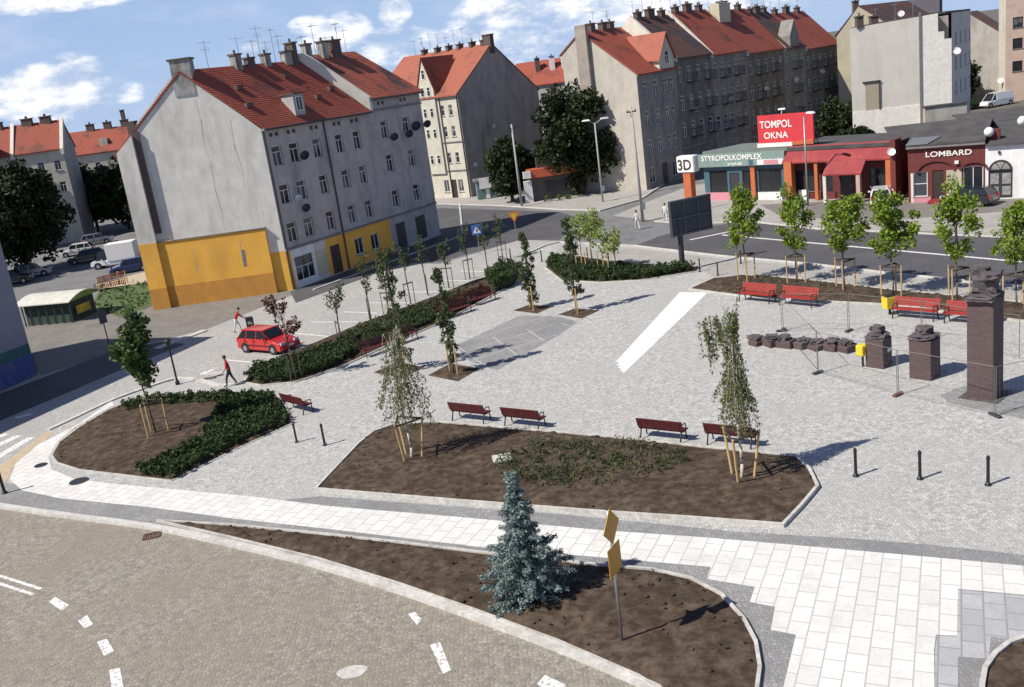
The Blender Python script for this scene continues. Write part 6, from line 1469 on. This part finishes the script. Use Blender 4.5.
p=G(638,230);person((p.x,p.y),rad(100),'person in white clothes crossing the road below the tallest concrete pole',T_pale,T_white,h=1.75,z=.012)
p=G(666,222);person((p.x,p.y),rad(80),'person in a pale top walking just left of the dark board on the far road',T_pale,T_white,h=1.7,z=.02)
SUN_E=5.0;SKY_S=.052;SKY_DUST=.3;EXPO=.27
SKY_B=(7.0,9.9,15.0);SKY_T=(1.2,1.15,1.42);CL_L=(17.5,17.6,18.);CL_D=(10.8,11.8,14.)
# ================================================================ SKY, SUN, RENDER
SUN_AZ=rad(180+21);SUN_EL=rad(48)
sd=Vector((math.cos(SUN_AZ)*math.cos(SUN_EL),math.sin(SUN_AZ)*math.cos(SUN_EL),math.sin(SUN_EL)))
sl=bpy.data.lights.new('sun','SUN');sl.energy=SUN_E;sl.angle=rad(.55);sl.color=(1,.945,.85)
so=bpy.data.objects.new('sun',sl);COL.objects.link(so);so.rotation_euler=sd.to_track_quat('Z','Y').to_euler()
w=bpy.data.worlds.new('World');S.world=w;w.use_nodes=True;nt=w.node_tree;nt.nodes.clear()
out=_n(nt,'ShaderNodeOutputWorld');bg=_n(nt,'ShaderNodeBackground');bg.inputs[1].default_value=SKY_S;nt.links.new(bg.outputs[0],out.inputs[0])
sky=_n(nt,'ShaderNodeTexSky');sky.sky_type='NISHITA';sky.sun_disc=False;sky.sun_elevation=SUN_EL;sky.sun_rotation=math.atan2(sd.x,sd.y);sky.air_density=1.0;sky.dust_density=SKY_DUST;sky.ozone_density=3;sky.altitude=100
def M(op,a,b_=None,c=None,clamp=False):
    n=_n(nt,'ShaderNodeMath',operation=op);n.use_clamp=clamp
    for i,x in enumerate((a,b_,c)):
        if x is None:continue
        if isinstance(x,(int,float)):n.inputs[i].default_value=x
        else:nt.links.new(x,n.inputs[i])
    return n.outputs[0]
tc=_n(nt,'ShaderNodeTexCoord').outputs['Generated']
def wn(scale,detail,rough,st=(1,1,2.2),loc=(0,0,0)):
    mp=_n(nt,'ShaderNodeMapping');mp.inputs['Scale'].default_value=st;mp.inputs['Location'].default_value=loc;nt.links.new(tc,mp.inputs[0])
    n=_n(nt,'ShaderNodeTexNoise');n.inputs['Scale'].default_value=scale;n.inputs['Detail'].default_value=detail;n.inputs['Roughness'].default_value=rough;nt.links.new(mp.outputs[0],n.inputs['Vector']);return n.outputs['Fac']
N1=wn(26,8,.62);N2=wn(7,6,.6,(1,1,3),(3,1,2))
# cumulus banks standing in fixed directions of the sky: (direction picture point, half width, half height in radians, strength)
banks=[((45,92),.052,.022,1.0),((75,82),.03,.02,.9),((5,105),.04,.012,.7),((35,2),.08,.009,.85),((128,93),.014,.008,.55),((312,26),.02,.009,.8),((345,30),.022,.014,1),((395,12),.014,.012,.9),((330,42),.03,.012,.7),((500,5),.04,.018,1.0),((455,40),.07,.02,.4),((560,30),.14,.035,.45),((640,8),.06,.02,.9),((700,10),.1,.016,.6),((580,5),.08,.012,.7),((430,45),.1,.02,.55),((880,5),.08,.012,.3),((250,45),.012,.008,.5)]
acc=None
for (px,sw,shh,stg) in banks:
    d=ray(*px);side=Vector((d.y,-d.x,0)).normalized();up=side.cross(d).normalized()
    sub=_n(nt,'ShaderNodeVectorMath',operation='SUBTRACT');nt.links.new(tc,sub.inputs[0]);sub.inputs[1].default_value=d
    def dt(vec,k):
        n=_n(nt,'ShaderNodeVectorMath',operation='DOT_PRODUCT');nt.links.new(sub.outputs[0],n.inputs[0]);n.inputs[1].default_value=vec/k;return n.outputs['Value']
    x=dt(side,sw);y=dt(up,shh);z=dt(d,.5)
    r2=M('ADD',M('ADD',M('MULTIPLY',x,x),M('MULTIPLY',y,y)),M('MULTIPLY',z,z))
    g=M('MULTIPLY',M('SUBTRACT',1.0,M('MULTIPLY',r2,.5)),stg);g=M('MAXIMUM',g,0)
    acc=g if acc is None else M('MAXIMUM',acc,g)
dens=M('ADD',acc,M('MULTIPLY',M('SUBTRACT',N1,.5),2.6))
mk=M('MULTIPLY',_ramp(nt,dens,.22,.95),_ramp(nt,acc,.02,.3))
thin=M('MULTIPLY',_ramp(nt,N2,.5,.8),.28)
cl=M('MAXIMUM',mk,thin,clamp=True)
shade=_ramp(nt,N1,.36,.6)
cc=_mix(nt,shade,CL_D,CL_L)
skc=_mix(nt,1.0,sky.outputs[0],SKY_T,'MULTIPLY')
sz=_n(nt,'ShaderNodeSeparateXYZ');nt.links.new(tc,sz.inputs[0])
skc=_mix(nt,_ramp(nt,sz.outputs[2],.0,.55,.8,0),skc,SKY_B)
fin=_mix(nt,cl,skc,cc)
nt.links.new(fin,bg.inputs[0])
S.render.engine='CYCLES';S.view_settings.view_transform='Standard';S.view_settings.look='None';S.view_settings.exposure=EXPO;S.view_settings.gamma=1
S.cycles.max_bounces=6;S.cycles.diffuse_bounces=2;S.cycles.glossy_bounces=2;S.cycles.transmission_bounces=2;S.cycles.transparent_max_bounces=4
S.render.resolution_x=1024;S.render.resolution_y=687
